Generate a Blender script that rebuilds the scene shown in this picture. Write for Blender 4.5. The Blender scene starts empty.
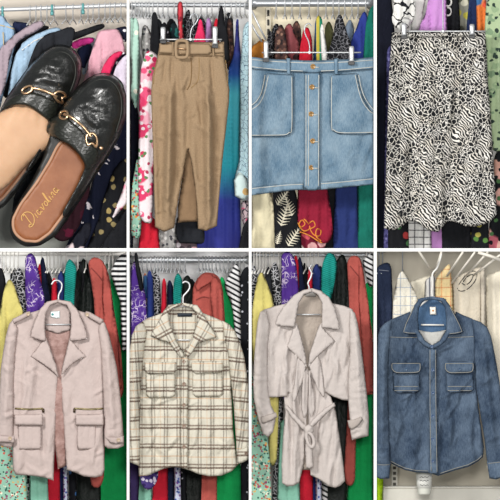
import bpy, math, random
import numpy as np
from mathutils import Vector, noise, geometry
random.seed(4)
SC = bpy.context.scene
COL = SC.collection
U, D, CZ = .005, 40.0, 1.25          # metres per photo pixel on the front plane, camera distance, camera height
def W(px, py, y):
    s = U*(D+y)/D
    return np.array(((px-250)*s, y, CZ+(250-py)*s))
LIM = {1: (-80, 127.5), 2: (128.9, 249.6), 3: (251.0, 374.6), 4: (376.2, 507)}   # inner faces of the bays
def clampx(p, bay, y):
    if not bay: c = sum(a for a, _ in p)/len(p); bay = 1 if c < 128 else 2 if c < 250 else 3 if c < 375 else 4
    lo, hi = LIM[bay]; k = D/(D+y)
    lo, hi = 250+(lo-250)*k+.15, 250+(hi-250)*k-.15
    return [(min(max(a, lo), hi), b) for a, b in p]
# ---------------------------------------------------------------- materials
def lin(h):
    if isinstance(h, (tuple, list)): return tuple(h)[:3]+(1,)
    h = h.lstrip('#'); c = [int(h[i:i+2], 16)/255 for i in (0, 2, 4)]
    return tuple(x/12.92 if x <= .04045 else ((x+.055)/1.055)**2.4 for x in c)+(1,)
class G:
    def __init__(s, name, rough=.85, metal=0, spec=.3, sheen=0, coat=0):
        s.m = bpy.data.materials.new(name); s.m.use_nodes = True
        s.t = s.m.node_tree; s.b = s.t.nodes['Principled BSDF']
        s.b.inputs['Roughness'].default_value = rough; s.b.inputs['Metallic'].default_value = metal
        s.b.inputs['Specular IOR Level'].default_value = spec
        s.b.inputs['Coat Weight'].default_value = coat
        if sheen: s.b.inputs['Sheen Weight'].default_value = sheen
        s._uv = None
    def n(s, ty, ins={}, out=0, **pr):
        k = s.t.nodes.new('ShaderNode'+ty)
        for a, b in pr.items(): setattr(k, a, b)
        for a, b in ins.items():
            if isinstance(b, bpy.types.NodeSocket): s.t.links.new(b, k.inputs[a])
            else: k.inputs[a].default_value = b
        return k.outputs[out]
    def uv(s):
        if s._uv is None: s._uv = s.n('TexCoord', out=2)
        return s._uv
    def map(s, sc=(1, 1, 1), rot=0, loc=(0, 0, 0), v=None):
        return s.n('Mapping', {0: v or s.uv(), 1: loc, 2: (0, 0, rot), 3: sc})
    def math(s, op, a, b=0, c=False):
        return s.n('Math', {0: a, 1: b}, operation=op, use_clamp=c)
    def mix(s, f, a, b, mode='MIX'):
        if isinstance(a, str): a = lin(a)
        if isinstance(b, str): b = lin(b)
        return s.n('Mix', {0: f, 6: a, 7: b}, out=2, data_type='RGBA', blend_type=mode)
    def noise(s, scale, det=3, v=None, out=0, rough=.55):
        return s.n('TexNoise', {0: v or s.uv(), 2: scale, 3: det, 4: rough}, out=out)
    def vor(s, scale, v=None, out=0, feat='F1', rnd=1):
        return s.n('TexVoronoi', {0: v or s.uv(), 'Scale': scale, 'Randomness': rnd}, out=out, feature=feat, voronoi_dimensions='2D')
    def creases(s, st=.5, dist=.012, scale=7, sx=1.6, sy=.8):
        """soft crumple lines: ridged noise"""
        hs = None
        for i, (a, w) in enumerate(((1, 1), (2.3, .5), (5, .22))):
            v = s.map((sx, sy, 1), .5*i-.4, (i*.7, i*.3, 0), s.warp(.12, 6))
            n = s.noise(scale*a, 2, v)
            r = s.math('ABSOLUTE', s.math('SUBTRACT', n, .5))
            r = s.math('MULTIPLY', s.math('POWER', s.math('SUBTRACT', 1, s.math('MULTIPLY', r, 3.2), True), 3), w)
            hs = r if hs is None else s.math('ADD', hs, r)
        s.bump(hs, st*.42, dist)
    def step(s, x, a, b):                      # 0 below a, 1 above b
        return s.n('MapRange', {0: x, 1: a, 2: b, 3: 0, 4: 1})
    def ramp(s, f, stops, interp='CONSTANT'):
        k = s.t.nodes.new('ShaderNodeValToRGB'); k.color_ramp.interpolation = interp
        e = k.color_ramp.elements
        while len(e) < len(stops): e.new(.5)
        for i, (p, c) in enumerate(stops): e[i].position = p; e[i].color = lin(c)
        s.t.links.new(f, k.inputs[0]); return k.outputs[0]
    def warp(s, amt, scale, v=None):
        v = v or s.uv()
        c = s.noise(scale, 2, v, out=1)
        d = s.n('VectorMath', {0: c, 1: (.5, .5, .5)}, operation='SUBTRACT')
        d = s.n('VectorMath', {0: d, 'Scale': amt}, operation='SCALE')
        return s.n('VectorMath', {0: v, 1: d}, operation='ADD')
    def bump(s, h, st=.3, dist=.01):
        o = s.n('Bump', {'Strength': st, 'Distance': dist, 'Height': h}); s.t.links.new(o, s.b.inputs['Normal'])
    def col(s, c):
        if isinstance(c, bpy.types.NodeSocket): s.t.links.new(c, s.b.inputs[0])
        else: s.b.inputs[0].default_value = lin(c)
        return s.m
CACHE = {}
def fab(c, var=.12, rough=.88, crease=.25, sheen=0):
    k = ('fab', c, var, rough, crease)
    if k not in CACHE:
        g = G('fabric', rough, spec=.2, sheen=sheen)
        f = g.noise(9, 4)
        h = g.mix(g.step(f, .3, .7), tuple(x*(1-var) for x in lin(c)[:3])+(1,), tuple(min(1, x*(1+var)) for x in lin(c)[:3])+(1,))
        if crease: g.creases(min(1, crease*2), .014)
        CACHE[k] = g.col(h)
    return CACHE[k]
def plain(c, rough=.5, metal=0, spec=.5):
    k = ('plain', c, rough, metal)
    if k not in CACHE:
        g = G('surface', rough, metal, spec); f = g.noise(20, 2)
        CACHE[k] = g.col(g.mix(g.step(f, .2, .8), tuple(x*.95 for x in lin(c)[:3])+(1,), c))
    return CACHE[k]
def denim(name, dark, mid, light, wear=.5):
    g = G('denim', .9, spec=.15)
    st = g.noise(40, 4, g.map((3.2, .6, 1)))
    mo = g.noise(4.5, 4, g.map((1, .7, 1)))
    fine = g.noise(130, 2)
    a = g.math('ADD', g.math('MULTIPLY', st, .45), g.math('MULTIPLY', mo, wear))
    a = g.math('ADD', a, g.math('MULTIPLY', fine, .25))
    c = g.ramp(g.step(a, .32, .88), [(0, dark), (.5, mid), (1, light)], 'LINEAR')
    g.creases(.45, .012, 6)
    return g.col(c)
def blobs(base, layers, rough=.85, warp=.03):
    """printed cloth: each layer = (cell scale, blob radius, palette)"""
    g = G('printed_fabric', rough, spec=.2); c = lin(base) if isinstance(base, str) else base
    v = g.warp(warp, 16)
    for i, (sc, rad, pal) in enumerate(layers):
        m = g.map((1, 1, 1), .5*i, (i*.37, i*.21, 0), v)
        d = g.vor(sc, m); cc = g.vor(sc, m, out=1)
        sep = g.n('SeparateColor', {0: cc})
        n = len(pal)
        pc = g.ramp(sep, [(j/n, p) for j, p in enumerate(pal)])
        shade = g.mix(g.step(g.noise(45, 3), .4, .65), pc, (1, 1, 1, 1)) if False else pc
        c = g.mix(g.step(d, rad, rad*.8), c, shade)
    g.creases(.4, .012)
    return g.col(c)
def scribble(base, ink, sc=9, w=.03, extra=None):
    g = G('printed_fabric', .85, spec=.2)
    v = g.warp(.12, 9)
    e = g.vor(sc, v, feat='DISTANCE_TO_EDGE')
    c = g.mix(g.step(e, w*1.4, w), base, ink)
    if extra:
        d = g.vor(sc*.8, g.map(loc=(.3, .1, 0), v=v)); c = g.mix(g.step(d, .2, .14), c, extra)
    return g.col(c)
def stripes(a, b, per, duty=.5, rot=0, wav=.01):
    g = G('striped_fabric', .85, spec=.2)
    v = g.map((1, 1, 1), rot, v=g.warp(wav, 5))
    sep = g.t.nodes.new('ShaderNodeSeparateXYZ'); g.t.links.new(v, sep.inputs[0])
    f = g.math('FRACT', g.math('MULTIPLY', sep.outputs[1], 100/per))
    return g.col(g.mix(g.step(f, duty-.06, duty+.06), a, b))
def checks(base, bands, rough=.9):
    """bands: (axis, period px, from px, to px, colour, strength)"""
    g = G('checked_fabric', rough, spec=.15)
    sep = g.t.nodes.new('ShaderNodeSeparateXYZ'); g.t.links.new(g.warp(.012, 7), sep.inputs[0])
    c = lin(base)
    fine = g.noise(90, 3)
    for ax, per, a, b, colr, k in bands:
        f = g.math('MULTIPLY', g.math('FRACT', g.math('MULTIPLY', sep.outputs[ax], 100/per)), per)
        m = g.math('MULTIPLY', g.step(f, a-.3, a+.3), g.step(f, b+.3, b-.3))
        m = g.math('MULTIPLY', m, g.math('MULTIPLY', g.step(fine, .1, .55), k))
        c = g.mix(m, c, colr)
    g.creases(.6, .012, 9)
    return g.col(c)
CHROME = plain('#d6d8da', .42, .6); STEEL = plain('#b4b8bc', .4, .7); GOLD = plain('#e2bd96', .3, 1)
BRASS = plain('#8f7048', .42, .9); WHITEP = plain('#eceae4', .45); BLACKP = plain('#17171a', .4)
# ---------------------------------------------------------------- mesh helpers
def root_of(o):
    while o.parent: o = o.parent
    return o
def props(o, label=None, cat=None, group=None, kind=None):
    for k, v in (('label', label), ('category', cat), ('group', group), ('kind', kind)):
        if v: o[k] = v
    return o
def T(name, label, cat, at, group=None):
    o = bpy.data.objects.new(name, None); COL.objects.link(o)
    o.location = W(*at); o.empty_display_size = .02
    return props(o, label, cat, group)
def mk(name, V, F, mats, par=None, uv=None, mi=None, smooth=True):
    V = np.asarray(V, float)
    if par: loc = np.array(root_of(par).location)
    else: loc = np.array((V[:, 0].mean(), V[:, 1].mean(), V[:, 2].min()))
    me = bpy.data.meshes.new(name)
    me.from_pydata((V-loc).tolist(), [], F)
    for m in (mats if isinstance(mats, (list, tuple)) else [mats]): me.materials.append(m)
    if uv is None: uv = np.stack((V[:, 0]*2, V[:, 2]*2), 1)
    L = me.uv_layers.new(name='UVMap'); idx = np.zeros(len(me.loops), int)
    me.loops.foreach_get('vertex_index', idx)
    L.data.foreach_set('uv', np.asarray(uv)[idx].astype('f').ravel())
    if mi is not None: me.polygons.foreach_set('material_index', mi)
    if smooth: me.polygons.foreach_set('use_smooth', [True]*len(me.polygons))
    me.update()
    o = bpy.data.objects.new(name, me); COL.objects.link(o)
    if par: o.parent = par
    else: o.location = loc
    return o
def chaikin(p, it, closed=True):
    if closed and it:                          # long edges keep their line: only the corners are rounded
        q = []
        for i, a in enumerate(p):
            b = p[(i+1) % len(p)]; L = math.hypot(b[0]-a[0], b[1]-a[1]); k = max(1, int(L/7)); k = min(k, 12)
            q += [(a[0]+(b[0]-a[0])*j/k, a[1]+(b[1]-a[1])*j/k) for j in range(k)]
        p = q
    for _ in range(it):
        q = []; n = len(p)
        for i in range(n if closed else n-1):
            a, b = p[i], p[(i+1) % n]
            q += [(a[0]*.75+b[0]*.25, a[1]*.75+b[1]*.25), (a[0]*.25+b[0]*.75, a[1]*.25+b[1]*.75)]
        if not closed: q = [p[0]]+q+[p[-1]]
        p = q
    return p
def catmull(P, k=6, closed=False):
    P = [np.asarray(p, float) for p in P]; n = len(P); out = []
    for i in range(n if closed else n-1):
        if closed: a, b, c, d = P[i-1], P[i], P[(i+1) % n], P[(i+2) % n]
        else: a, b, c, d = P[max(i-1, 0)], P[i], P[i+1], P[min(i+2, n-1)]
        for j in range(k):
            t = j/k
            out.append(.5*((2*b)+(c-a)*t+(2*a-5*b+4*c-d)*t*t+(3*b-a-3*c+d)*t**3))
    if not closed: out.append(P[-1])
    return out
def segd(Q, A, B):
    """distance of points Q (n,2) to the nearest segment A->B (m,2)"""
    best = np.full(len(Q), 1e9)
    for a, b in zip(A, B):
        ab = b-a; L = ab@ab+1e-12
        t = np.clip(((Q-a)@ab)/L, 0, 1)
        d = np.hypot(*(Q-a-t[:, None]*ab).T)
        best = np.minimum(best, d)
    return best
def inside(Q, P):
    P = np.asarray(P); r = np.zeros(len(Q), bool); x, y = Q.T
    for a, b in zip(P, np.roll(P, -1, 0)):
        c = ((a[1] > y) != (b[1] > y))
        with np.errstate(all='ignore'):
            r ^= c & (x < (b[0]-a[0])*(y-a[1])/(b[1]-a[1]+1e-15)+a[0])
    return r
def resample(P, sp, closed=True):
    P = np.asarray(P, float); out = []
    n = len(P)
    for i in range(n if closed else n-1):
        a, b = P[i], P[(i+1) % n]; L = np.hypot(*(b-a))
        if L < 1e-6: continue
        k = max(1, int(round(L/sp)))
        for j in range(k): out.append(a+(b-a)*j/k)
    if not closed: out.append(P[-1])
    q = []
    for p in out:
        if not q or np.hypot(*(p-q[-1])) > .12: q.append(p)
    if closed and len(q) > 3 and np.hypot(*(q[0]-q[-1])) <= .12: q.pop()
    return np.array(q)
def foldf(folds, nz):
    def f(Q):
        h = np.zeros(len(Q))
        for (x0, y0, x1, y1, amp, w) in folds:
            a = np.array((x0, y0)); ab = np.array((x1-x0, y1-y0)); L = ab@ab+1e-9
            t0 = ((Q-a)@ab)/L; t = np.clip(t0, 0, 1)
            d = np.hypot(*(Q-a-t[:, None]*ab).T)
            h += amp*np.exp(-(d/w)**2)*(1-np.abs(2*t-1)**4*.8)
        for (amp, sx, sy, sd) in nz:
            h += amp*np.array([noise.noise(Vector((q[0]/sx, q[1]/sy, sd*7.31))) for q in Q])
        return h
    return f
SURF = {}
def sheet(name, poly, y, mat, par=None, t=.012, tb=None, r=3., sp=3., folds=(), nz=(), prints=(), bay=None, rot=0, crv=0, hf=None, label=None, uvo=(0, 0)):
    """a closed, rounded piece of cloth or leather: outline in photo pixels at depth y, padded by t in front and tb behind, shaped by folds (ridges), noise and hf (metres towards the viewer)"""
    p = chaikin([tuple(map(float, q)) for q in poly], crv) if crv else poly
    p = clampx(p, bay, y)
    B = resample(p, sp); nb = len(B)
    pts = [tuple(b) for b in B]; edges = []; face = [list(range(nb))]
    for q, _ in prints:
        R = resample(q, 1.5); k0 = len(pts); pts += [tuple(b) for b in R]
        edges += [(k0+i, k0+(i+1) % len(R)) for i in range(len(R))]
    lo, hi = B.min(0), B.max(0); gx = []
    row = 0; yy = lo[1]+sp*.5
    while yy < hi[1]:
        xs = np.arange(lo[0]+(sp*.5 if row % 2 else 0)+.01, hi[0], sp)
        gx.append(np.stack((xs, np.full(len(xs), yy)), 1)); yy += sp*.866; row += 1
    if gx:
        Q = np.concatenate(gx); Q = Q[inside(Q, B)]
        if len(Q):
            Q = Q[segd(Q, B, np.roll(B, -1, 0)) > sp*.45]; pts += [tuple(q) for q in Q]
    v, e, f, *_ = geometry.delaunay_2d_cdt([Vector(q) for q in pts], edges, face, 1, 1e-4)
    Q = np.array([tuple(a) for a in v])
    # faces whose centre is within the outline
    f = [list(x) for x in f]
    cen = np.array([Q[x].mean(0) for x in f]); ok = inside(cen, B)
    f = [x for x, k in zip(f, ok) if k]; cen = cen[ok]
    d = segd(Q, B, np.roll(B, -1, 0)); bd = d < 1e-3
    tb = t if tb is None else tb
    pr = np.sqrt(np.clip(1-(1-np.minimum(d/r, 1))**2, 0, 1))
    ff = foldf(folds, nz)
    Fh = ff(Q)
    if hf: Fh = Fh+hf(Q)
    s = U*(D+y)/D
    X = (Q[:, 0]-250)*s; Z = CZ+(250-Q[:, 1])*s
    n = len(Q)
    front = np.stack((X, y-Fh-t*pr, Z), 1); back = np.stack((X, y-Fh+tb*pr, Z), 1)
    ib = np.where(~bd)[0]; bi = np.arange(n); bi[ib] = n+np.arange(len(ib))
    V = np.concatenate((front, back[ib]))
    c, sn = math.cos(rot), math.sin(rot)
    uq = np.stack((Q[:, 0]*c-Q[:, 1]*sn+uvo[0], -(Q[:, 0]*sn+Q[:, 1]*c)+uvo[1]), 1)/100
    uv = np.concatenate((uq, uq[ib]))
    F, mi = [], []
    mf = np.zeros(len(f), int)
    for k, (q, idx) in enumerate(prints): mf[inside(cen, np.asarray(resample(q, 1.5)))] = idx
    for x, m in zip(f, mf):
        a, b, c2 = (Q[x[i]] for i in (0, 1, 2))
        if (b[0]-a[0])*(c2[1]-a[1])-(b[1]-a[1])*(c2[0]-a[0]) < 0: x = x[::-1]
        # px y points down: this winding faces the viewer after flipping
        F.append(x); mi.append(m)
        g = [int(bi[i]) for i in x[::-1]]
        if any(gg >= n for gg in g): F.append(g); mi.append(m)
    o = mk(name, V, F, mat, par, uv, mi)
    if label: o['label'] = label
    def surf(px, py):
        q = np.array([(px, py)], float)
        dd = segd(q, B, np.roll(B, -1, 0)); ins = inside(q, B)[0]
        p_ = math.sqrt(max(0, 1-(1-min(dd[0]/r, 1))**2)) if ins else 0
        h = ff(q)[0]+(hf(q)[0] if hf else 0)
        return y-h-t*p_
    SURF[o.name] = surf
    return o
def tube(name, P, rad, mat, par=None, seg=6, closed=False, label=None):
    """round wire along world points; rad a number or one per point"""
    P = np.array(P, float); n = len(P)
    R = np.full(n, rad) if np.isscalar(rad) else np.asarray(rad)
    tg = (np.roll(P, -1, 0)-np.roll(P, 1, 0)) if closed else np.gradient(P, axis=0)
    tg /= np.linalg.norm(tg, axis=1)[:, None]+1e-12
    up = np.array((0, 1., 0)) if abs(tg[0][1]) < .9 else np.array((1., 0, 0))
    a = np.cross(tg[0], up); a /= np.linalg.norm(a); V = []
    for i in range(n):
        a = a-tg[i]*(a@tg[i]); a /= np.linalg.norm(a)+1e-12; b = np.cross(tg[i], a)
        for k in range(seg):
            w = 2*math.pi*k/seg
            V.append(P[i]+R[i]*(a*math.cos(w)+b*math.sin(w)))
    F = []
    for i in range(n if closed else n-1):
        j = (i+1) % n
        for k in range(seg):
            l = (k+1) % seg
            F.append([i*seg+k, i*seg+l, j*seg+l, j*seg+k])
    if not closed:
        F.append([k for k in range(seg)][::-1]); F.append([(n-1)*seg+k for k in range(seg)])
    o = mk(name, V, F, mat, par)
    if label: o['label'] = label
    return o
def merge(name, objs, label=None):
    """join freshly built pieces of ONE part (a dashed seam, a wire grid) into one mesh"""
    V, F, off = [], [], 0
    mats = objs[0].data.materials[:]
    par = objs[0].parent; base = np.array(root_of(par).location) if par else None
    for o in objs:
        l = base if par else np.array(o.location)
        vv = [np.array(v.co)+l for v in o.data.vertices]; V += vv
        F += [[i+off for i in p.vertices] for p in o.data.polygons]; off += len(vv)
        me = o.data; bpy.data.objects.remove(o); bpy.data.meshes.remove(me)
    r = mk(name, V, F, mats, par)
    if label: r['label'] = label
    return r
def seam(name, path, o, rad, mat, par, k=0, off=.0006, step=2.5, label=None, seg=5):
    """thread or piping lying on the front of cloth o"""
    if k: path = catmull(path, k)
    q = resample(np.array(path), step, False); s = SURF[o.name]
    P = [W(a, b, s(a, b)-off) for a, b in q]
    return tube(name, P, rad, mat, par, seg, label=label)
def lathe(name, px, py, y, prof, mat, par=None, n=20, label=None, tilt=(0, 0)):
    """profile (radius m, height m towards the viewer) turned about the view axis"""
    c = W(px, py, y); V = []; F = []
    for (r_, h) in prof:
        for k in range(n):
            a = 2*math.pi*k/n; x, z = r_*math.cos(a), r_*math.sin(a)
            V.append(c+np.array((x, -h+x*tilt[0]+z*tilt[1], z)))
    m = len(prof)
    for i in range(m-1):
        for k in range(n):
            l = (k+1) % n; F.append([i*n+k, i*n+l, (i+1)*n+l, (i+1)*n+k])
    F.append([k for k in range(n)][::-1]); F.append([(m-1)*n+k for k in range(n)])
    o = mk(name, V, F, mat, par)
    if label: o['label'] = label
    return o
def button(px, py, y, r, mat, par, rim=True, label=None):
    return lathe('button', px, py, y, [(r*.7, 0), (r, .001), (r, .003), (r*.85, .0042), (r*.7, .003), (r*.25, .003), (r*.15, .0022)], mat, par, 16, label)
def box(name, a, b, mat, par=None, bev=.002, label=None):
    """world box with chamfered edges"""
    a, b = np.minimum(a, b), np.maximum(a, b)
    bev = min(bev, *(abs(b-a)*.4))
    V = []; 
    for x in (0, 1):
        for y in (0, 1):
            for z in (0, 1):
                for ax in range(3):
                    s = [x, y, z]; p = np.array([b[i] if s[i] else a[i] for i in range(3)], float)
                    for i in range(3):
                        if i != ax: p[i] += bev*(-1 if s[i] else 1)
                    V.append(p)
    import bmesh
    bm = bmesh.new()
    for p in V: bm.verts.new(p)
    bmesh.ops.convex_hull(bm, input=bm.verts[:])
    bmesh.ops.dissolve_limit(bm, angle_limit=.01, verts=bm.verts[:], edges=bm.edges[:])
    bm.verts.index_update()
    o = mk(name, [np.array(v.co) for v in bm.verts], [[v.index for v in f.verts] for f in bm.faces], mat, par, smooth=False)
    bm.free()
    if label: o['label'] = label
    return o
def pbox(name, x0, y0, x1, y1, ya, yb, mat, par=None, bev=.002, label=None):
    return box(name, W(x0, y1, ya)*[1, 0, 1]+[0, ya, 0], W(x1, y0, ya)*[1, 0, 1]+[0, yb, 0], mat, par, bev, label)
def copy_tree(o, loc, label=None, par=None):
    c = o.copy(); COL.objects.link(c)
    if par is None:
        c.location = loc
        if label: c['label'] = label
    else: c.parent = par
    for ch in o.children: copy_tree(ch, None, None, c)
    return c
def struct(o): o['kind'] = 'structure'; return o
def autofold(poly, n, amp, w=2.2, seed=0, slant=0):
    """long hanging folds, each a ridge with a sharper valley beside it"""
    R = random.Random(seed); xs = [p[0] for p in poly]; ys = [p[1] for p in poly]; out = []
    wid = max(xs)-min(xs); n2 = max(n, int(wid/6)) if n else 0
    for i in range(n2):
        x = min(xs)+wid*(i+.5+R.uniform(-.3, .3))/n2
        a, b = min(ys)+(max(ys)-min(ys))*R.uniform(-.05, .3), min(ys)+(max(ys)-min(ys))*R.uniform(.7, 1.1)
        x2 = x+slant+R.uniform(-3, 3); k = amp*R.uniform(.7, 1.3)
        out.append((x, a, x2, b, k, w*R.uniform(.9, 1.5)))
        g = w*R.uniform(1.4, 2)*R.choice((1, -1)); out.append((x+g, a, x2+g, b, -k*.7, w*.8))
    return out
def wrinkles(box, n, amp, seed, ang=(-.6, .6), ln=(8, 22), w=(1.5, 2.3)):
    """short creases of worn cloth scattered over a box of photo pixels; ang is measured from the vertical"""
    R = random.Random(seed); x0, y0, x1, y1 = box; out = []
    for _ in range(n):
        x, y, a, l = R.uniform(x0, x1), R.uniform(y0, y1), R.uniform(*ang), R.uniform(*ln)
        dx, dy = math.sin(a)*l/2, math.cos(a)*l/2; k = amp*R.uniform(.5, 1.2); ww = R.uniform(*w)
        out.append((x-dx, y-dy, x+dx, y+dy, k, ww)); o = ww*1.5
        out.append((x-dx+math.cos(a)*o, y-dy-math.sin(a)*o, x+dx+math.cos(a)*o, y+dy-math.sin(a)*o, -k*.7, ww*.8))
    return out
SEED = [0]; QUEUE = []
def garment(name, cat, label, poly, y, mat, bay, n=3, amp=.013, w=1.7, t=.006, sp=2.5, crv=1, r=1.8, group=None, prints=(), folds=(), rot=0, parts=None):
    """queue a piece of clothing on the rack behind: one padded sheet with hanging folds"""
    SEED[0] += 1
    low = min(p[1] for p in poly) > 240
    QUEUE.append(dict(name=name, cat=cat, label=label, poly=poly, y=y, mat=mat, bay=bay, row=int(low), n=n, amp=amp, w=w, t=t, sp=sp, crv=crv, r=r, group=group, prints=prints, folds=folds, rot=rot, parts=parts, seed=SEED[0]))
def touching(a, b):
    A, B = np.array(chaikin(a, 1)), np.array(chaikin(b, 1))
    if (A.max(0) < B.min(0)-1).any() or (B.max(0) < A.min(0)-1).any(): return False
    ra, rb = resample(A, 3), resample(B, 3)
    return inside(ra, B).any() or inside(rb, A).any() or segd(ra, B, np.roll(B, -1, 0)).min() < 1
def build_garments():
    """hang each piece far enough behind those it overlaps, front ones first"""
    done = []
    for q in sorted(QUEUE, key=lambda q: q['y']):
        y = q['y']; am = q['amp']*1.1 if q['n'] else .002
        for d in done:
            if d['bay'] == q['bay'] and d['row'] == q['row'] and touching(d['poly'], q['poly']): y = max(y, d['y']+d['ext']+q['t']+am+.004)
        q['y'] = min(y, .585); q['ext'] = q['t']+am*.6+.003; done.append(q)
        poly, y = q['poly'], q['y']
        fl = list(q['folds'])+autofold(poly, q['n'], q['amp'], q['w'], q['seed'])
        a = (poly, y, q['mat'])
        k = (q['t'], q['t'], q['r'], q['sp'], fl, [(.003, 6, 16, q['seed'])], q['prints'], q['bay'], q['rot'], q['crv'])
        if q['parts'] is None:
            props(sheet(q['name'], *a, None, *k), q['label'], q['cat'], q['group']); continue
        xs = [p[0] for p in poly]; ys = [p[1] for p in poly]
        th = T(q['name'], q['label'], q['cat'], ((min(xs)+max(xs))/2, max(ys), y), q['group'])
        q['parts'](th, sheet('body', *a, th, *k))
# ---------------------------------------------------------------- the white display unit with eight bays
WHITE = plain('#fbfbf9', .6)
WB = .62
def sbox(name, x0, y0, x1, y1, ya, yb, mat, bev=.0015): return struct(pbox(name, x0, y0, x1, y1, ya, yb, mat, None, bev))
def flatbox(name, x0, y0, x1, y1, ya, yb, mat):          # measured on the front plane, so boards stay square to it
    a = W(x0, y1, 0); b = W(x1, y0, 0)
    return struct(box(name, (a[0], ya, a[2]), (b[0], yb, b[2]), mat, None, .0008))
XB = [(126.75, 129.4), (248.85, 251.55), (373.75, 376.75)]
i = 0
for a, b in XB:
    i += 1; flatbox(f'trim_{i}', a, -40, b, 514, 0, .02, WHITE)
for a, b in ((-40, XB[0][0]), (XB[0][1], XB[1][0]), (XB[1][1], XB[2][0]), (XB[2][1], 540)):
    i += 1; flatbox(f'trim_{i}', a+.05, 248.3, b-.05, 251.5, 0, .02, WHITE)
flatbox('floor', -40, 514.1, 540, 518, -.4, WB, plain('#b5b3ae', .6))
def backwall(n, x0, x1, y0, y1, c):
    g = G('painted_wall', .8, spec=.2); f = g.noise(3, 4)
    flatbox(n, x0, y0, x1, y1, WB, WB+.02, g.col(g.mix(g.step(f, .3, .7), tuple(v*.95 for v in lin(c)[:3])+(1,), c)))
xs = [-40, 128.07, 250.2, 375.25, 540]
for k, c in enumerate(('#c9c0b4', '#e9e9e8', '#efe5cb', '#d9d7d2')): backwall(f'wall_back_{k+1}', xs[k], xs[k+1], -40, 249.9, c)
for k, c in enumerate(('#fbfbf8', '#fafafb', '#fbf8f5', '#cbc4b4')): backwall(f'wall_back_{k+5}', xs[k], xs[k+1], 249.9, 514, c)
flatbox('baseboard_back', -40, 196, 127.5, 249.2, WB-.012, WB-.0005, plain('#8d9089', .6))
# ---------------------------------------------------------------- rails and hangers
def rail(label, bay, yL, yR, y, rad, mat, x0=None, x1=None, flange=True):
    lo, hi = LIM[bay]; k = D/(D+y); lo, hi = 250+(lo-250)*k, 250+(hi-250)*k
    lo = x0 if x0 is not None else lo+.4; hi = x1 if x1 is not None else hi-.4
    th = T('clothes_rail', label, 'rail', ((lo+hi)/2, (yL+yR)/2+2, y))
    P = [W(lo+(hi-lo)*t, yL+(yR-yL)*t, y) for t in np.linspace(0, 1, 24)]
    tube('bar', P, rad, mat, th, 14)
    if flange:
        for x, py, s in ((lo, yL, 1), (hi, yR, -1)):
            c = W(x, py, y); c = c+np.array((s*.004, 0, 0)); tube('bracket', [c, np.array((c[0], WB-.012, c[2])), np.array((c[0], WB-.0005, c[2]))], [rad*.7, rad*.7, rad*1.6], mat, th, 12)
    return th
def hook_hanger(px, py, y, neck, mat, sw=14, drop=4, turn=.5, rr=3.2, label='', group=''):
    """a hanger seen nearly edge-on: hook over the rail at (px,py,y), neck px long, then sloping shoulders"""
    th = T('wire_hanger', label, 'hanger', (px, py+neck+drop, y), group)
    c = W(px, py, y); u = U; r = rr*u
    P = [c+np.array((0, -r*math.cos(a), r*math.sin(a))) for a in np.linspace(math.pi*1.05, 0, 12)]
    P += [c+np.array((0, -r*.6, -r*.9)), c+np.array((0, -r*.2, -r*1.8)), c+np.array((0, 0, -neck*u))]
    tube('hook', P, .0032, mat, th, 6)
    b = P[-1]; ca, sa = math.cos(turn), math.sin(turn)
    S = [b+np.array((d*sw*u*ca, d*sw*u*sa, -drop*u*abs(d)**1.2)) for d in np.linspace(-1, 1, 11)]
    tube('shoulder', S, .0035, mat, th, 6)
    return th
def hangers(src, spots, y0, slope=0):
    """copies of src; spots are photo x positions on the rail"""
    b = np.array(src.location); bx = src['px']
    for px in spots:
        w = W(px, 100+(px-bx)*slope, y0)-W(bx, 100, y0)
        c = copy_tree(src, Vector(b+w)); c['px'] = px
        c.rotation_euler[2] = random.uniform(-.1, .1)
def hanger_row(px0, py, y, neck, mat, spots, label, group, slope=0, **k):
    h = hook_hanger(px0, py, y, neck, mat, label=label, group=group, **k); h['px'] = px0
    hangers(h, spots, y, slope)
    for o in bpy.data.objects:
        if 'px' in o and o.get('group') == group: del o['px']
def clip_hanger(label, x0, x1, yb, hx, hook, y, clips, yc, rad=.0035):
    """straight skirt hanger with two sprung clips and a hook path in photo pixels"""
    th = T('clip_hanger', label, 'hanger', ((x0+x1)/2, yb+8, y))
    tube('bar', [W(x0+(x1-x0)*t, yb, y) for t in np.linspace(0, 1, 8)], rad, CHROME, th, 8)
    tube('hook', catmull([W(a, b, y) for a, b in hook], 8), rad*.9, STEEL, th, 8)
    lathe('collar', hx, yb, y-.002, [(.004, -.004), (.0085, -.004), (.0085, .004), (.004, .005)], CHROME, th, 12)
    for cx, (ya, yz) in zip(clips, yc):
        c = sheet('clip', [(cx-2.6, ya+2), (cx-2, ya), (cx+2, ya), (cx+2.6, ya+2), (cx+2.4, yz-5), (cx+3.1, yz-3), (cx-3.1, yz-3), (cx-2.4, yz-5)], y-.012, CHROME, th, .008, .008, 1.3, 1.2, hf=lambda Q, a=ya, b=yz: .006*np.sin(np.clip((Q[:, 1]-a)/(b-a), 0, 1)*math.pi))
        b = pbox('grip_pad', cx-3.2, yz-3.4, cx+3.2, yz, y-.026, y-.012, BLACKP, th, .002); b['label'] = 'black rubber grip pad'
        tube('spring', [W(cx-2.4, (ya+yz)/2-1, y-.022), W(cx+2.4, (ya+yz)/2-1, y-.022)], .003, STEEL, th, 8)
    return th
def coat_hanger(label, hook, bar, shoulders, y, rad=.0042, mat=None, extra=()):
    th = T('coat_hanger', label, 'hanger', (bar[0][0]*.5+bar[1][0]*.5, bar[0][1]+2, y))
    m = mat or CHROME
    tube('hook', catmull([W(a, b, y-.004) for a, b in hook], 8), rad, m, th, 8)
    tube('shoulder_wire', catmull([W(a, b, y) for a, b in shoulders], 6), rad, m, th, 8)
    tube('trouser_bar', [W(a, b, y) for a, b in bar], rad*.9, m, th, 8)
    return th
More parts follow.
